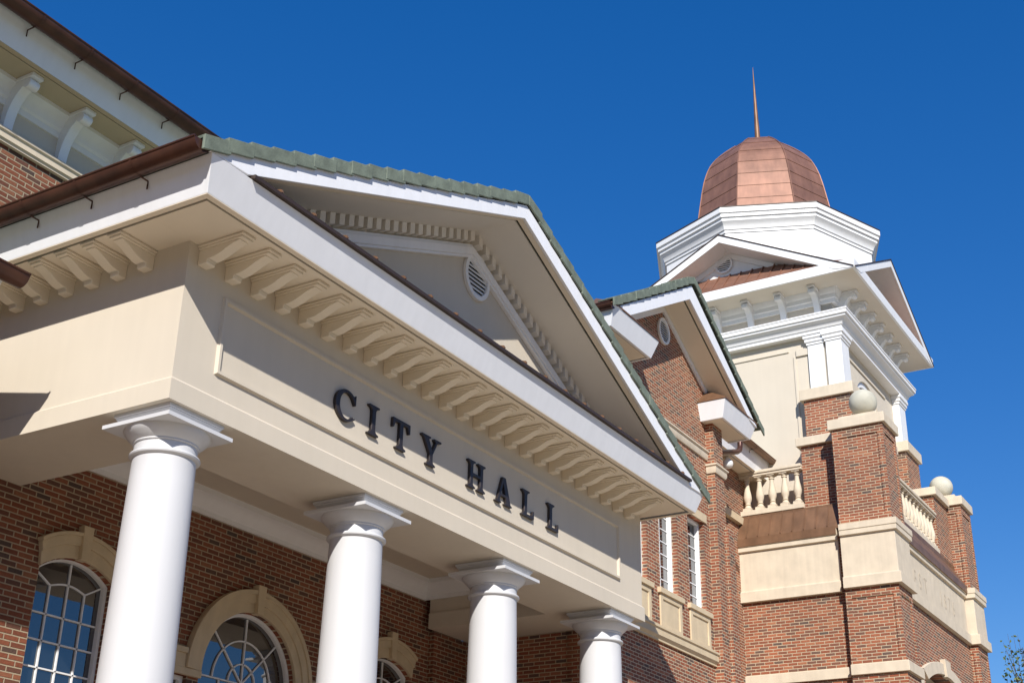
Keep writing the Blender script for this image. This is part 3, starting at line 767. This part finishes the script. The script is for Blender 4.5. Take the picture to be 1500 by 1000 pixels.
# rake
WB = [(10.22, 5.49), (13.43, 7.33), (16.53, 5.43), (16.13, 5.48), (13.33, 6.995), (10.7, 5.526)]
link('rake_board', solid([WB], .478, .52), FASCIA, gw, bevel=.004)
m = MB(); slab(m, (10.75, 5.56), (13.33, 7.005), (16.05, 5.535), .625, FY-.001, .03); m.build('rake_soffit', SOFFIT, gw)
m = MB(); slab(m, (10.7, 5.527), (13.33, 6.997), (16.1, 5.499), .521, .59, .03); m.build('rake_trim', SOFFIT, gw)
m = MB(); m.prism([(13.35, 6.985), (16.0, 5.555), (16.0, 5.43), (13.35, 6.86)], XZ, FY-.04, FY-.0015)
m.prism([(13.349, 6.985), (10.76, 5.55), (10.76, 5.425), (13.349, 6.86)], XZ, FY-.04, FY-.0015); m.build('frieze_board', FASCIA, gw)
m = MB(); slab(m, (10.2, 5.53), (13.43, 7.37), (16.6, 5.46), .55, 6.0, .05); wroof = m.build('roof', TILE, gw)
m = MB(); tile_run(m, (10.07, 5.57), (13.50, 7.55), .44, 12, drop=.15); tile_run(m, (16.80, 5.50), (13.515, 7.55), .44, 12, drop=.15)
m.build('rake_tiles', TILE, wroof, bevel=.006)
m = MB(); field_tiles(m, (10.1, 5.56), (13.5, 7.52), .77, 6, 12); field_tiles(m, (16.75, 5.5), (13.5, 7.52), .77, 6, 12); m.build('roof_tiles', TILE, wroof)
m = MB(); half_gutter(m, 'y', 10.08, 5.50, .50, 6, .10); m.build('gutter', GUTTER, gw, smooth=40)
make_vent(gw, lambda a, b, c: (a, -c, b), 13.33, 6.44, -FY, .245, .275, 9)

# ==================================================================== TOWER
tw = thing('corner_tower', 'brick and cream corner tower with white octagonal cupola and copper dome', 'tower', (19.1, .7, GZ))
FR = -2.09
# base walls
MB().box(16.1, 16.4, FR+.3, 3.6, GZ, 2.93).build('base_wall', BRICKT, tw)
arch = [(17.75, GZ+.0), (20.55, GZ+.0), (20.55, .30)]+seg_arch(19.15, 1.40, .30, .30, 20)[1:-1]+[(17.75, .30)]
fw = link('front_wall', solid([[(16.1, GZ), (17.75, GZ), (17.75, .30)]+seg_arch(19.15, 1.40, .30, .30, 20)[::-1][1:-1]+[(20.55, .30), (20.55, GZ), (22.3, GZ), (22.3, 2.93), (16.1, 2.93)]], FR, FR+.299), BRICKT, tw)
MB().box(22.0, 22.3, FR+.3, 3.6, GZ, 2.93).build('base_wall', BRICKT, tw)
MB().box(16.4, 22.0, FR+2.2, FR+2.4, GZ, 2.93).build('inner_wall', STUCCO, tw)
MB().box(16.41, 21.99, FR+.31, FR+2.19, .62, .7).build('porch_ceiling', STUCCO, tw)
MB().box(16.2, 22.2, FR+.12, 3.5, 2.94, 3.46).build('terrace_roof', COPPERB, tw)
# piers
def pier(x0, x1, y0, y1, z0, z1, ins=.11):
    p = MB().box(x0+.022, x1-.022, y0+.022, y1-.022, z0, z1).build('pier', BRICKT, tw)
    m = MB()
    # corner strips and top/bottom rails, proud of the recessed panel
    for (a0, a1) in ((x0, x0+ins), (x1-ins, x1)):
        for (b0, b1) in ((y0, y0+ins), (y1-ins, y1)): m.box(a0, a1, b0, b1, z0, z1)
    for (c0_, c1_) in ((z1-ins*1.6, z1), (z0, z0+ins)):
        m.box(x0+ins+.0005, x1-ins-.0005, y0+.0007, y0+ins, c0_+.0004, c1_-.0004); m.box(x0+.0007, x0+ins, y0+ins+.0005, y1-ins-.0005, c0_+.0004, c1_-.0004)
        m.box(x1-ins, x1-.0007, y0+ins+.0005, y1-ins-.0005, c0_+.0004, c1_-.0004)
    m.build('pier_edging', BRICKT, p)
    return p
PX = ((15.9, 16.75), (21.65, 22.5))
PY = (-2.27, -1.27)
for (x0, x1) in PX:
    pier(x0, x1, PY[0], PY[1], .31, 1.70); pier(x0, x1, PY[0], PY[1], 2.925, 4.83)
    MB().box(x0, x1, PY[0], PY[1], GZ, .115).build('pier', BRICKT, tw)
    m = MB().box(x0-.06, x1+.06, PY[0]-.06, PY[1]+.06, 4.83, 5.03); m.box(x0+.1, x1-.1, PY[0]+.12, PY[1]-.12, 5.0305, 5.13)
    m.build('pier_cap', STONE, tw, bevel=.012)
# stone band round base
def stone_wrap(path, big=0.0):
    m = MB(); m.band(path, [(0, 1.70), (.085, 1.70), (.085, 1.90), (.035, 1.925), (.035, 2.69), (.085, 2.70), (.085, 2.79), (.10, 2.80), (.10, 2.915), (0, 2.915)])
    return m.build('stone_band', STONE, tw, bevel=.006)
stone_wrap([(16.1, 3.6), (16.1, -1.27)][0:1]+[(16.1, PY[1]+.105)])
sf = stone_wrap([(16.75+.105, FR), (21.65-.105, FR)])
for (x0, x1) in PX: stone_wrap([(x0, PY[1]), (x0, PY[0]), (x1, PY[0]), (x1, PY[1])])
for (x0, x1) in PX: MB().box(x0, x1, PY[0]+.001, PY[1]-.001, 1.7005, 2.92).build('pier_core', STONE, tw)
# copper apron and drip
m = MB(); m.prism([(16.0, 2.916), (16.0, 2.96), (16.22, 3.47), (16.26, 3.47), (16.26, 2.916)], lambda a, b, c: (a, c, b), PY[1]+.002, 3.6)
yy = -1.0
while yy < 1.4:
    m.prism([(15.998, 2.965), (15.985, 2.975), (16.20, 3.475), (16.215, 3.47)], lambda a, b, c: (a, c, b), yy-.008, yy+.008); yy += .235
ap = m.build('copper_apron', COPPERB, tw)
m = MB(); m.box(15.985, 16.0, PY[1]+.11, 3.6, 2.80, 2.93); m.box(16.86, 21.54, FR-.125, FR-.105, 2.80, 2.93); m.build('copper_drip', COPPERB, ap)
m = MB(); m.prism([(FR-.12, 2.916), (FR-.12, 2.95), (FR+.12, 3.35), (FR+.2, 3.35), (FR+.2, 2.916)], YZ, 16.752, 21.648); m.build('copper_apron', COPPERB, tw)
# carved inscription
def carved(ch, x, z, h):
    cu = bpy.data.curves.new('t', 'FONT'); cu.body = ch; cu.size = h*1.38; cu.extrude = .5
    ob = bpy.data.objects.new('t', cu); col.objects.link(ob)
    dg = bpy.context.evaluated_depsgraph_get(); dg.update()
    me = bpy.data.meshes.new_from_object(ob.evaluated_get(dg)); bpy.data.objects.remove(ob); bpy.data.curves.remove(cu)
    for v in me.vertices:
        v.co = Vector((x+v.co.x*.85, FR-.0345-(v.co.z+.5)*.004, z+v.co.y))
    return link('carved_letter', me, CARVE, sf)
for ch, x in zip('EST', (17.55, 17.90, 18.27)): carved(ch, x, 2.08, .33)
for ch, x in zip('1876', (19.42, 19.72, 20.05, 20.38)): carved(ch, x, 2.08, .33)
# lower stone ledge
def low_wrap(path):
    m = MB(); m.band(path, [(0, .12), (.06, .12), (.06, .30), (.05, .31), (0, .31)]); return m.build('stone_ledge', STONE, tw, bevel=.008)
low_wrap([(16.1, 3.6), (16.1, PY[1]+.065)]); low_wrap([(16.82, FR), (17.43, FR)]); low_wrap([(20.87, FR), (21.58, FR)])
for (x0, x1) in PX: low_wrap([(x0, PY[1]), (x0, PY[0]), (x1, PY[0]), (x1, PY[1])])
for (x0, x1) in PX: MB().box(x0, x1, PY[0]+.001, PY[1]-.001, .116, .3095).build('pier_core', STONE, tw)
lo = seg_arch(19.15, 1.42, .30, .30, 24); up = seg_arch(19.15, 1.72, .46, .36, 24)
m = MB(); m.prism(lo+up[::-1], XZ, FR-.07, FR-.001); at = m.build('arch_surround', STONE, tw, bevel=.008)
MB().prism([(19.0, .56), (19.3, .56), (19.36, .90), (18.94, .90)], XZ, FR-.11, FR-.0015).build('keystone', STONE, at, bevel=.008)
# blocks behind the piers
for (a, b, c, d) in ((16.35, 17.2, -1.27, -.48), (20.55, 21.65, -1.96, -1.3), (16.7, 17.65, -1.96, -1.3)):
    MB().box(a, b, c, d, 3.3, 4.775).build('terrace_block', BRICKT, tw)
for bx in ((16.27, 17.2, -1.2095, -.40), (20.47, 21.589, -2.04, -1.3), (16.811, 17.73, -2.04, -1.3)):
    MB().box(*bx, 4.7755, 4.955).build('block_cap', STONE, tw, bevel=.012)
XS, YS, XE, YE = 16.78, -1.36, 21.34, 3.26
CX, CYT = 19.06, .95
for (a, b) in ((16.64, 17.6), (20.5, 21.46)):
    for (c, d) in ((-1.5, -.52), (2.42, 3.4)):
        MB().box(a, b, c, d, 3.3, 5.86).build('corner_pedestal', BRICKT, tw)
        MB().box(a-.07, b+.07, c-.07, d+.07, 5.8605, 6.10).build('pedestal_cap', STONE, tw, bevel=.012)
# shaft
sx = .10
sy_ = YS+.15
MB().box(XS+sx, XE-sx, sy_+.3, YE-sx, 3.0, 8.37).build('shaft', STUCCO, tw)
wx, WS, WR = 18.84, 6.03, .90
def aw(r, zb, n=28): return [(wx-r, zb), (wx+r, zb)]+arc(wx, WS, r, 0, 180, n)
link('shaft_front', solid([rect(XS+sx, XE-sx, 3.0, 8.37), aw(WR, 4.2)], sy_, sy_+.2995), STUCCO, tw)
win = link('window', solid([aw(WR-.002, 4.21), aw(WR-.12, 4.3)], sy_+.04, sy_+.13), WHITE, tw)
link('pane', solid([aw(WR-.115, 4.29)], sy_+.09, sy_+.10), GLASS, win)
muntins('muntins', [arc(wx, WS, WR-.19, 0, 180, 20), arc(wx, WS, WR-.33, 0, 180, 18), [(wx-WR+.12, WS), (wx+WR-.12, WS)], [(wx, 4.3), (wx, WS+WR-.12)]], sy_+.089, win, .04)
# raised stucco panels on the left face
m = MB()
fx = XS+sx
for (y0, y1, z0, z1) in ((-.20, 2.1, 7.12, 7.17), (-.34, -.29, 4.0, 7.0)):
    m.box(fx-.025, fx-.0005, y0, y1, z0, z1)
m.box(fx-.04, fx-.0005, -.62, -.36, 6.98, 7.14); m.box(17.55, 20.2, sy_-.03, sy_-.0005, 7.06, 7.12)
m.build('stucco_panel', STUCCO, tw, bevel=.006)
# corner pilasters
def pilaster(x0, x1, y0, y1):
    m = MB(); m.box(x0, x1, y0, y1, 6.1005, 7.16); m.build('white_pilaster', WHITE, tw, bevel=.008)
    m = MB()
    m.band([(x0, y0), (x1, y0), (x1, y1), (x0, y1)], [(0, 7.161), (.02, 7.161), (.02, 7.21), (.045, 7.22), (.045, 7.29), (.07, 7.30), (.07, 7.37), (-.1, 7.37), (-.1, 7.161)], closed=True)
    m.build('pilaster_capital', WHITE, tw, bevel=.004)
for (a, b) in ((XS, XS+.5), (XE-.5, XE)):
    for (c, d) in ((YS, YS+.33), (YE-.33, YE)): pilaster(a, b, c, d)
pilaster(XS+.03, XS+.35, YS+.395, YS+.73)
# main cornice
loop = [(XS, YS), (XE, YS), (XE, YE), (XS, YE)]
m = MB(); m.band(loop, [(0, 7.371), (.06, 7.371), (.06, 7.44), (.085, 7.45), (.10, 7.50), (.15, 7.555), (.20, 7.58), (.20, 7.62), (.235, 7.63), (.235, 7.70), (.25, 7.71), (.25, 7.74), (0, 7.78), (-.2, 7.78), (-.2, 7.371)], closed=True)
m.build('cornice', WHITE, tw, smooth=28)
m = MB(); m.band([(XS+.1, YS+.1), (XE-.1, YS+.1), (XE-.1, YE-.1), (XS+.1, YE-.1)], [(0, 8.06), (.03, 8.06), (.03, 8.15), (.05, 8.17), (.05, 8.26), (.09, 8.30), (.12, 8.379), (-.1, 8.379), (-.1, 8.06)], closed=True)
m.build('frieze_moulding', WHITE, tw, smooth=28)
tb_me = console_mesh(.60, .40, .065); tb0 = None
tbase = world_loc(tw)
places = [((XS+.1, CYT+1.87-.745*k), R(-90)) for k in range(6)]+[((XS+.42+.62*k, YS+.1), 0) for k in range(7)]
for (p, rz) in places:
    L0 = Vector((p[0], p[1], 7.779))-tbase
    if tb0 is None:
        tb0 = link('eave_bracket', tb_me, WHITE, tw, bevel=.005, smooth=35, shift=False, loc=L0); tb0.rotation_euler = (0, 0, rz)
    else: copy_part(tb0, tw, L0, rz)
# eaves with four pediments
EH = 2.92
m = MB(); m.box(CX-EH+.05, CX+EH-.05, CYT-EH+.05, CYT+EH-.05, 8.38, 8.42); m.build('soffit', plain('pale_soffit', (.72, .66, .56), .8, var=.02), tw)
sq = [(CX-EH, CYT-EH), (CX+EH, CYT-EH), (CX+EH, CYT+EH), (CX-EH, CYT+EH)]
m = MB(); m.band(sq, [(0, 8.375), (.012, 8.53), (.012, 8.585), (-.05, 8.585), (-.05, 8.375)], closed=True); m.build('eave_fascia', WHITE, tw)
def side_fn(k):
    if k == 0: return lambda u, z, d: (CX-d, CYT-u, z)      # left face
    if k == 1: return lambda u, z, d: (CX+u, CYT-d, z)      # front face
    if k == 2: return lambda u, z, d: (CX+d, CYT+u, z)
    return lambda u, z, d: (CX-u, CYT+d, z)
AP = 9.90; SLP = .52
for k in range(4):
    fn = side_fn(k)
    hw = EH+.01
    lz = lambda u, o: AP-abs(u)*SLP-o
    link('pediment', solid([[(-hw, lz(hw, 0)), (0, AP), (hw, lz(hw, 0)), (hw-.42, lz(hw-.42, .17)), (0, AP-.17), (-hw+.42, lz(hw-.42, .17))]], EH+.014, EH-.03, fn), WHITE, tw, bevel=.004)
    m = MB(); m.prism([(-hw+.5, lz(hw-.5, .165)), (0, AP-.165), (hw-.5, lz(hw-.5, .165)), (hw-.5, lz(hw-.5, .13)), (0, AP-.13), (-hw+.5, lz(hw-.5, .13))], fn, EH-.031, 2.25)
    m.build('rake_soffit', WHITE, tw)
    m = MB(); m.prism([(-hw+.4, 8.55), (0, AP-.14), (hw-.4, 8.55)], fn, 2.33, 2.2); tym = m.build('tympanum', WHITE, tw)
    m = MB(); m.prism([(-2.2, lz(2.2, .17)), (0, AP-.17), (2.2, lz(2.2, .17)), (2.05, lz(2.05, .30)), (0, AP-.30), (-2.05, lz(2.05, .30))], fn, 2.38, 2.331); m.build('raking_moulding', WHITE, tw)
    ZT = 9.2; m = MB()
    m.add([fn(-2.75, 8.587, EH), fn(2.75, 8.587, EH), fn(1.2, ZT, 2.331), fn(-1.2, ZT, 2.331), fn(-2.75, 8.5, EH), fn(2.75, 8.5, EH), fn(1.2, 8.5, 2.331), fn(-1.2, 8.5, 2.331)],
              [(0, 1, 2, 3), (4, 7, 6, 5), (0, 4, 5, 1), (1, 5, 6, 2), (2, 6, 7, 3), (3, 7, 4, 0)])
    u = -2.34
    while u < 2.4:
        f_ = min(1.0, (2.75-abs(u))/(2.75-1.2)); z1_, d1_ = 8.588+(ZT-8.588)*f_, EH-.01-(EH-.02-2.331)*f_
        m.add([fn(u-.012, 8.588, EH-.01), fn(u+.012, 8.588, EH-.01), fn(u+.012, z1_, d1_), fn(u-.012, z1_, d1_), fn(u-.012, 8.613, EH-.005), fn(u+.012, 8.613, EH-.005), fn(u+.012, z1_+.02, d1_+.015), fn(u-.012, z1_+.02, d1_+.015)],
              [(0, 3, 2, 1), (4, 5, 6, 7), (0, 1, 5, 4), (1, 2, 6, 5), (2, 3, 7, 6), (3, 0, 4, 7)]); u += .26
    ck = m.build('copper_skirt', COPPER, tw)
    if k < 2: make_vent(tw, fn, -.14 if k == 0 else 0.0, 9.475, 2.335, .21, .215, 7)
    h2 = hw-.02; m = MB()
    m.prism([(-h2, lz(h2, -.002)), (0, AP+.003), (h2, lz(h2, -.002)), (h2, lz(h2, -.028)), (0, AP+.03), (-h2, lz(h2, -.028))], fn, EH+.03, EH-.1)
    h2 = EH-.22; m.prism([(-h2, lz(h2, -.002)), (0, AP+.003), (h2, lz(h2, -.002)), (h2, lz(h2, -.028)), (0, AP+.03), (-h2, lz(h2, -.028))], fn, EH-.1005, .2+.003*k)
    m.build('gable_roof', DARK, tw)
# drum
oct_ = lambda r: [(CX+r*math.cos(R(45*k)), CYT+r*math.sin(R(45*k))) for k in range(8)]
rp = []
for k in range(8):
    a, b = Vector((2.52*math.cos(R(45*k)), 2.52*math.sin(R(45*k)))), Vector((2.52*math.cos(R(45*k+45)), 2.52*math.sin(R(45*k+45))))
    q = (2.52-2.30)/(2.52-2.52*math.cos(R(45)))
    if k % 2 == 0: rp += [a.lerp(b, q), b]
    else: rp += [a.lerp(b, 1-q)]
m = MB(); m.prism([(CX+v.x, CYT+v.y) for v in rp], XY, 8.9, 9.70); m.lathe([(2.52, 9.70), (2.52, 10.2)], (CX, CYT, 0), 8); m.build('drum', WHITE, tw)
m = MB(); m.band(oct_(2.52), [(0, 10.16), (.025, 10.16), (.025, 10.22), (.05, 10.23), (.06, 10.28), (.10, 10.35), (.15, 10.40), (.15, 10.47), (.19, 10.48), (.19, 10.56), (.225, 10.575), (.225, 10.70), (.21, 10.71), (-1.2, 10.76), (-1.2, 10.16)], closed=True)
m.build('drum_cornice', WHITE, tw, smooth=25)
MB().band(oct_(2.52), [(.235, 10.7), (.235, 10.725), (-1.2, 10.775), (-1.2, 10.761), (.21, 10.7105)], closed=True).build('cornice_flashing', DARK, tw)
# dome
dp = [(1.79, 10.77), (1.735, 11.1), (1.685, 11.4), (1.635, 11.7), (1.585, 12.0), (1.535, 12.3), (1.47, 12.6), (1.38, 12.88), (1.265, 13.12), (1.10, 13.33), (.91, 13.52), (.70, 13.70), (.52, 13.84), (.42, 13.90), (.36, 13.93), (.02, 13.96)]
def rad(z):
    for (r0, z0), (r1, z1) in zip(dp[:-1], dp[1:]):
        if z0 <= z <= z1: return r0+(r1-r0)*(z-z0)/(z1-z0)
    return .1
# lapped panels: split at the seams and let each course overlap the one below
seams = [10.77, 11.14, 11.51, 11.88, 12.25, 12.62, 13.00, 13.36, 13.68]
prof = []
for a, b in zip(seams[:-1], seams[1:]):
    nsub = 4
    for q in range(nsub+1):
        z = a+(b-a)*q/nsub; prof.append((rad(z)+.012*(1-q/nsub), z))
prof += [(.72+.012, 13.681), (.52, 13.84), (.42, 13.90), (.36, 13.93), (.02, 13.96)]
m = MB(); m.lathe(prof, (CX, CYT, 0), 8)
dome = m.build('dome', COPPER, tw)
m = MB()
for k in range(8):
    c, s = math.cos(R(45*k)), math.sin(R(45*k))
    m.tube([(CX+(rad(z)+.012)*c, CYT+(rad(z)+.012)*s, z) for z in [10.78+.12*i for i in range(26)]], .016, 6)
m.build('dome_ridge', COPPER, dome)
m = MB(); m.lathe([(.075, 13.95), (.068, 14.2), (.056, 14.6), (.042, 15.1), (.024, 15.7), (.005, 16.27)], (CX, CYT, 0), 12); m.build('spire', COPPERB, dome, smooth=40)

# ==================================================================== BALL FINIALS
BALLM = plain('weathered_ball_stone', (.50, .48, .39), .85, var=.16, vscale=3.5, bump=.2, bscale=60)
def ball(x, y, z, r, label):
    t = thing('ball_finial', label, 'stone ball', (x, y, 5.131), 'stone balls on the tower piers')
    m = MB(); n = 28
    m.lathe([(r*math.sin(math.pi*k/n) if 0 < k < n else .003, z-5.131-r*math.cos(math.pi*k/n)) for k in range(n+1)], (0, 0, 0), 48)
    m.build('ball', BALLM, t, smooth=60, shift=False)
    m = MB(); m.lathe([(.15, 0), (.15, .03), (.11, .04), (.10, z-5.131-r+.03)], (0, 0, 0), 32); m.build('base', STONE, t, smooth=40, shift=False)
    return t
ball1 = ball(16.25, -1.84, 5.43, .272, 'pale stone ball on the nearer brick pier, in front of the arched tower window')
ball2 = ball(22.07, -1.80, 5.43, .262, 'pale stone ball on the far right brick pier, outlined against the sky')

# ==================================================================== BALUSTRADES
def baluster_mesh():
    m = MB(); h = .70
    m.box(-.085, .085, -.085, .085, 0, .06)
    m.lathe([(.075, .0605), (.08, .08), (.06, .10), (.05, .125), (.068, .14), (.05, .155), (.055, .19), (.078, .25), (.082, .30), (.072, .38), (.052, .48), (.042, .56), (.040, .60), (.058, .615), (.058, .63), (.045, .64), (.07, .665), (.07, .68)], (0, 0, 0), 20)
    m.box(-.08, .08, -.08, .08, .6805, .70)
    return m.mesh('baluster')
BM = baluster_mesh()
def balustrade(label, p0, p1, n, z0):
    a, b = Vector(p0), Vector(p1); mid = (a+b)/2
    t = thing('balustrade', label, 'balustrade', (mid.x, mid.y, z0), 'balustrades of the tower terrace')
    L_ = (b-a).length; ang = math.atan2(b.y-a.y, b.x-a.x)
    t.rotation_euler = (0, 0, ang)
    MB().box(-L_/2, L_/2, -.11, .11, 0, .10).build('plinth', STONE, t, bevel=.008, shift=False)
    m = MB(); m.box(-L_/2, L_/2, -.10, .10, .8005, .85); m.box(-L_/2, L_/2, -.125, .125, .8505, .915); m.build('handrail', STONE, t, bevel=.012, shift=False)
    f = None
    for k in range(n):
        x = -L_/2+L_*(k+.5)/n
        if f is None: f = link('baluster', BM, STONE, t, smooth=40, shift=False, loc=(x, 0, .10))
        else: copy_part(f, t, (x, 0, .10))
    return t
rail1 = balustrade('short stone balustrade above the copper apron beside the gabled wing', (16.36, 1.1), (16.36, -.48), 6, 3.50)
rail2 = balustrade('long stone balustrade between the two brick piers above the carved stone band', (17.65, -1.86), (20.55, -1.86), 11, 3.45)

# the tower stands about three metres behind the wing: place it and what rests on it at full size
for o, p in ((tw, (23.03, 2.067, -6.527)), (ball1, (19.769, -.839, 6.550)), (ball2, (26.427, -.793, 6.550)), (rail1, (19.895, 1.621, 4.684)), (rail2, (23.03, -.862, 4.627))):
    o.location = p; o.scale = (1.144, 1.144, 1.144)

# ==================================================================== TREE
tr = thing('tree', 'small leafy green tree with thin upright twigs at the right edge beyond the tower', 'tree', (31.3, -1.5, GZ))
rnd = random.Random(5)
m = MB(); B0 = Vector((31.3, -1.5, GZ))
m.tube([B0, B0+Vector((.02, .03, 1.5)), B0+Vector((.05, 0, 3.2)), B0+Vector((0, .04, 5.0)), B0+Vector((.02, .1, 7.0)), B0+Vector((.05, .15, 9.9))], [.12, .10, .085, .06, .035, .008], 9)
m.build('trunk', BARK, tr, smooth=50)
limbs = MB(); lv = MB()
def leaf(p, s):
    d = Vector((rnd.gauss(0, 1), rnd.gauss(0, 1), rnd.gauss(0, .7))).normalized()
    u = d.cross(Vector((rnd.gauss(0, 1), rnd.gauss(0, 1), rnd.gauss(0, 1)))).normalized(); n = d.cross(u)
    a = s*rnd.uniform(.7, 1.3); b = a*.55
    lv.add([p, p+d*a*.5+u*b*.5+n*a*.08, p+d*a, p+d*a*.5-u*b*.5+n*a*.08], [(0, 1, 2, 3)])
for k in range(120):
    h = rnd.uniform(2.4, 8.6); st = B0+Vector((.03, .05, h)); az = rnd.uniform(0, 2*math.pi)
    reach = (1.6 if h < 6.4 else 1.6-.42*(h-6.4))*rnd.uniform(.55, 1.0)
    rise = rnd.uniform(.7, 1.75)
    mid = st+Vector((math.cos(az)*reach*.6, math.sin(az)*reach*.6, rise*.45)); en = st+Vector((math.cos(az)*reach, math.sin(az)*reach, rise))
    limbs.tube([st, mid, en], [.022, .013, .004], 5)
    clump = rnd.uniform(.5, 1.4)
    for q in range(int(60*clump)):
        f = rnd.random()**.8; p = (st.lerp(mid, f*2) if f < .5 else mid.lerp(en, f*2-1))
        sp = .24*(1-.75*f)
        leaf(p+Vector((rnd.gauss(0, sp), rnd.gauss(0, sp), rnd.gauss(0, sp))), .115)
for k in range(16):      # slender leaders with few leaves
    az = rnd.uniform(0, 6.28); rr = rnd.uniform(.15, 1.15); st = B0+Vector((rr*math.cos(az)*.8, rr*math.sin(az)*.8, rnd.uniform(8.4, 9.2)-rr*.3)); en = st+Vector((rnd.uniform(-.1, .1), rnd.uniform(-.1, .1), rnd.uniform(.8, 1.5)))
    limbs.tube([st, en], [.010, .003], 5)
    for q in range(rnd.randint(9, 18)):
        leaf(st.lerp(en, rnd.random()**1.2)+Vector((rnd.gauss(0, .05), rnd.gauss(0, .05), 0)), .12)
limbs.build('branches', BARK, tr, shift=True)
lv.build('crown', LEAF, tr)
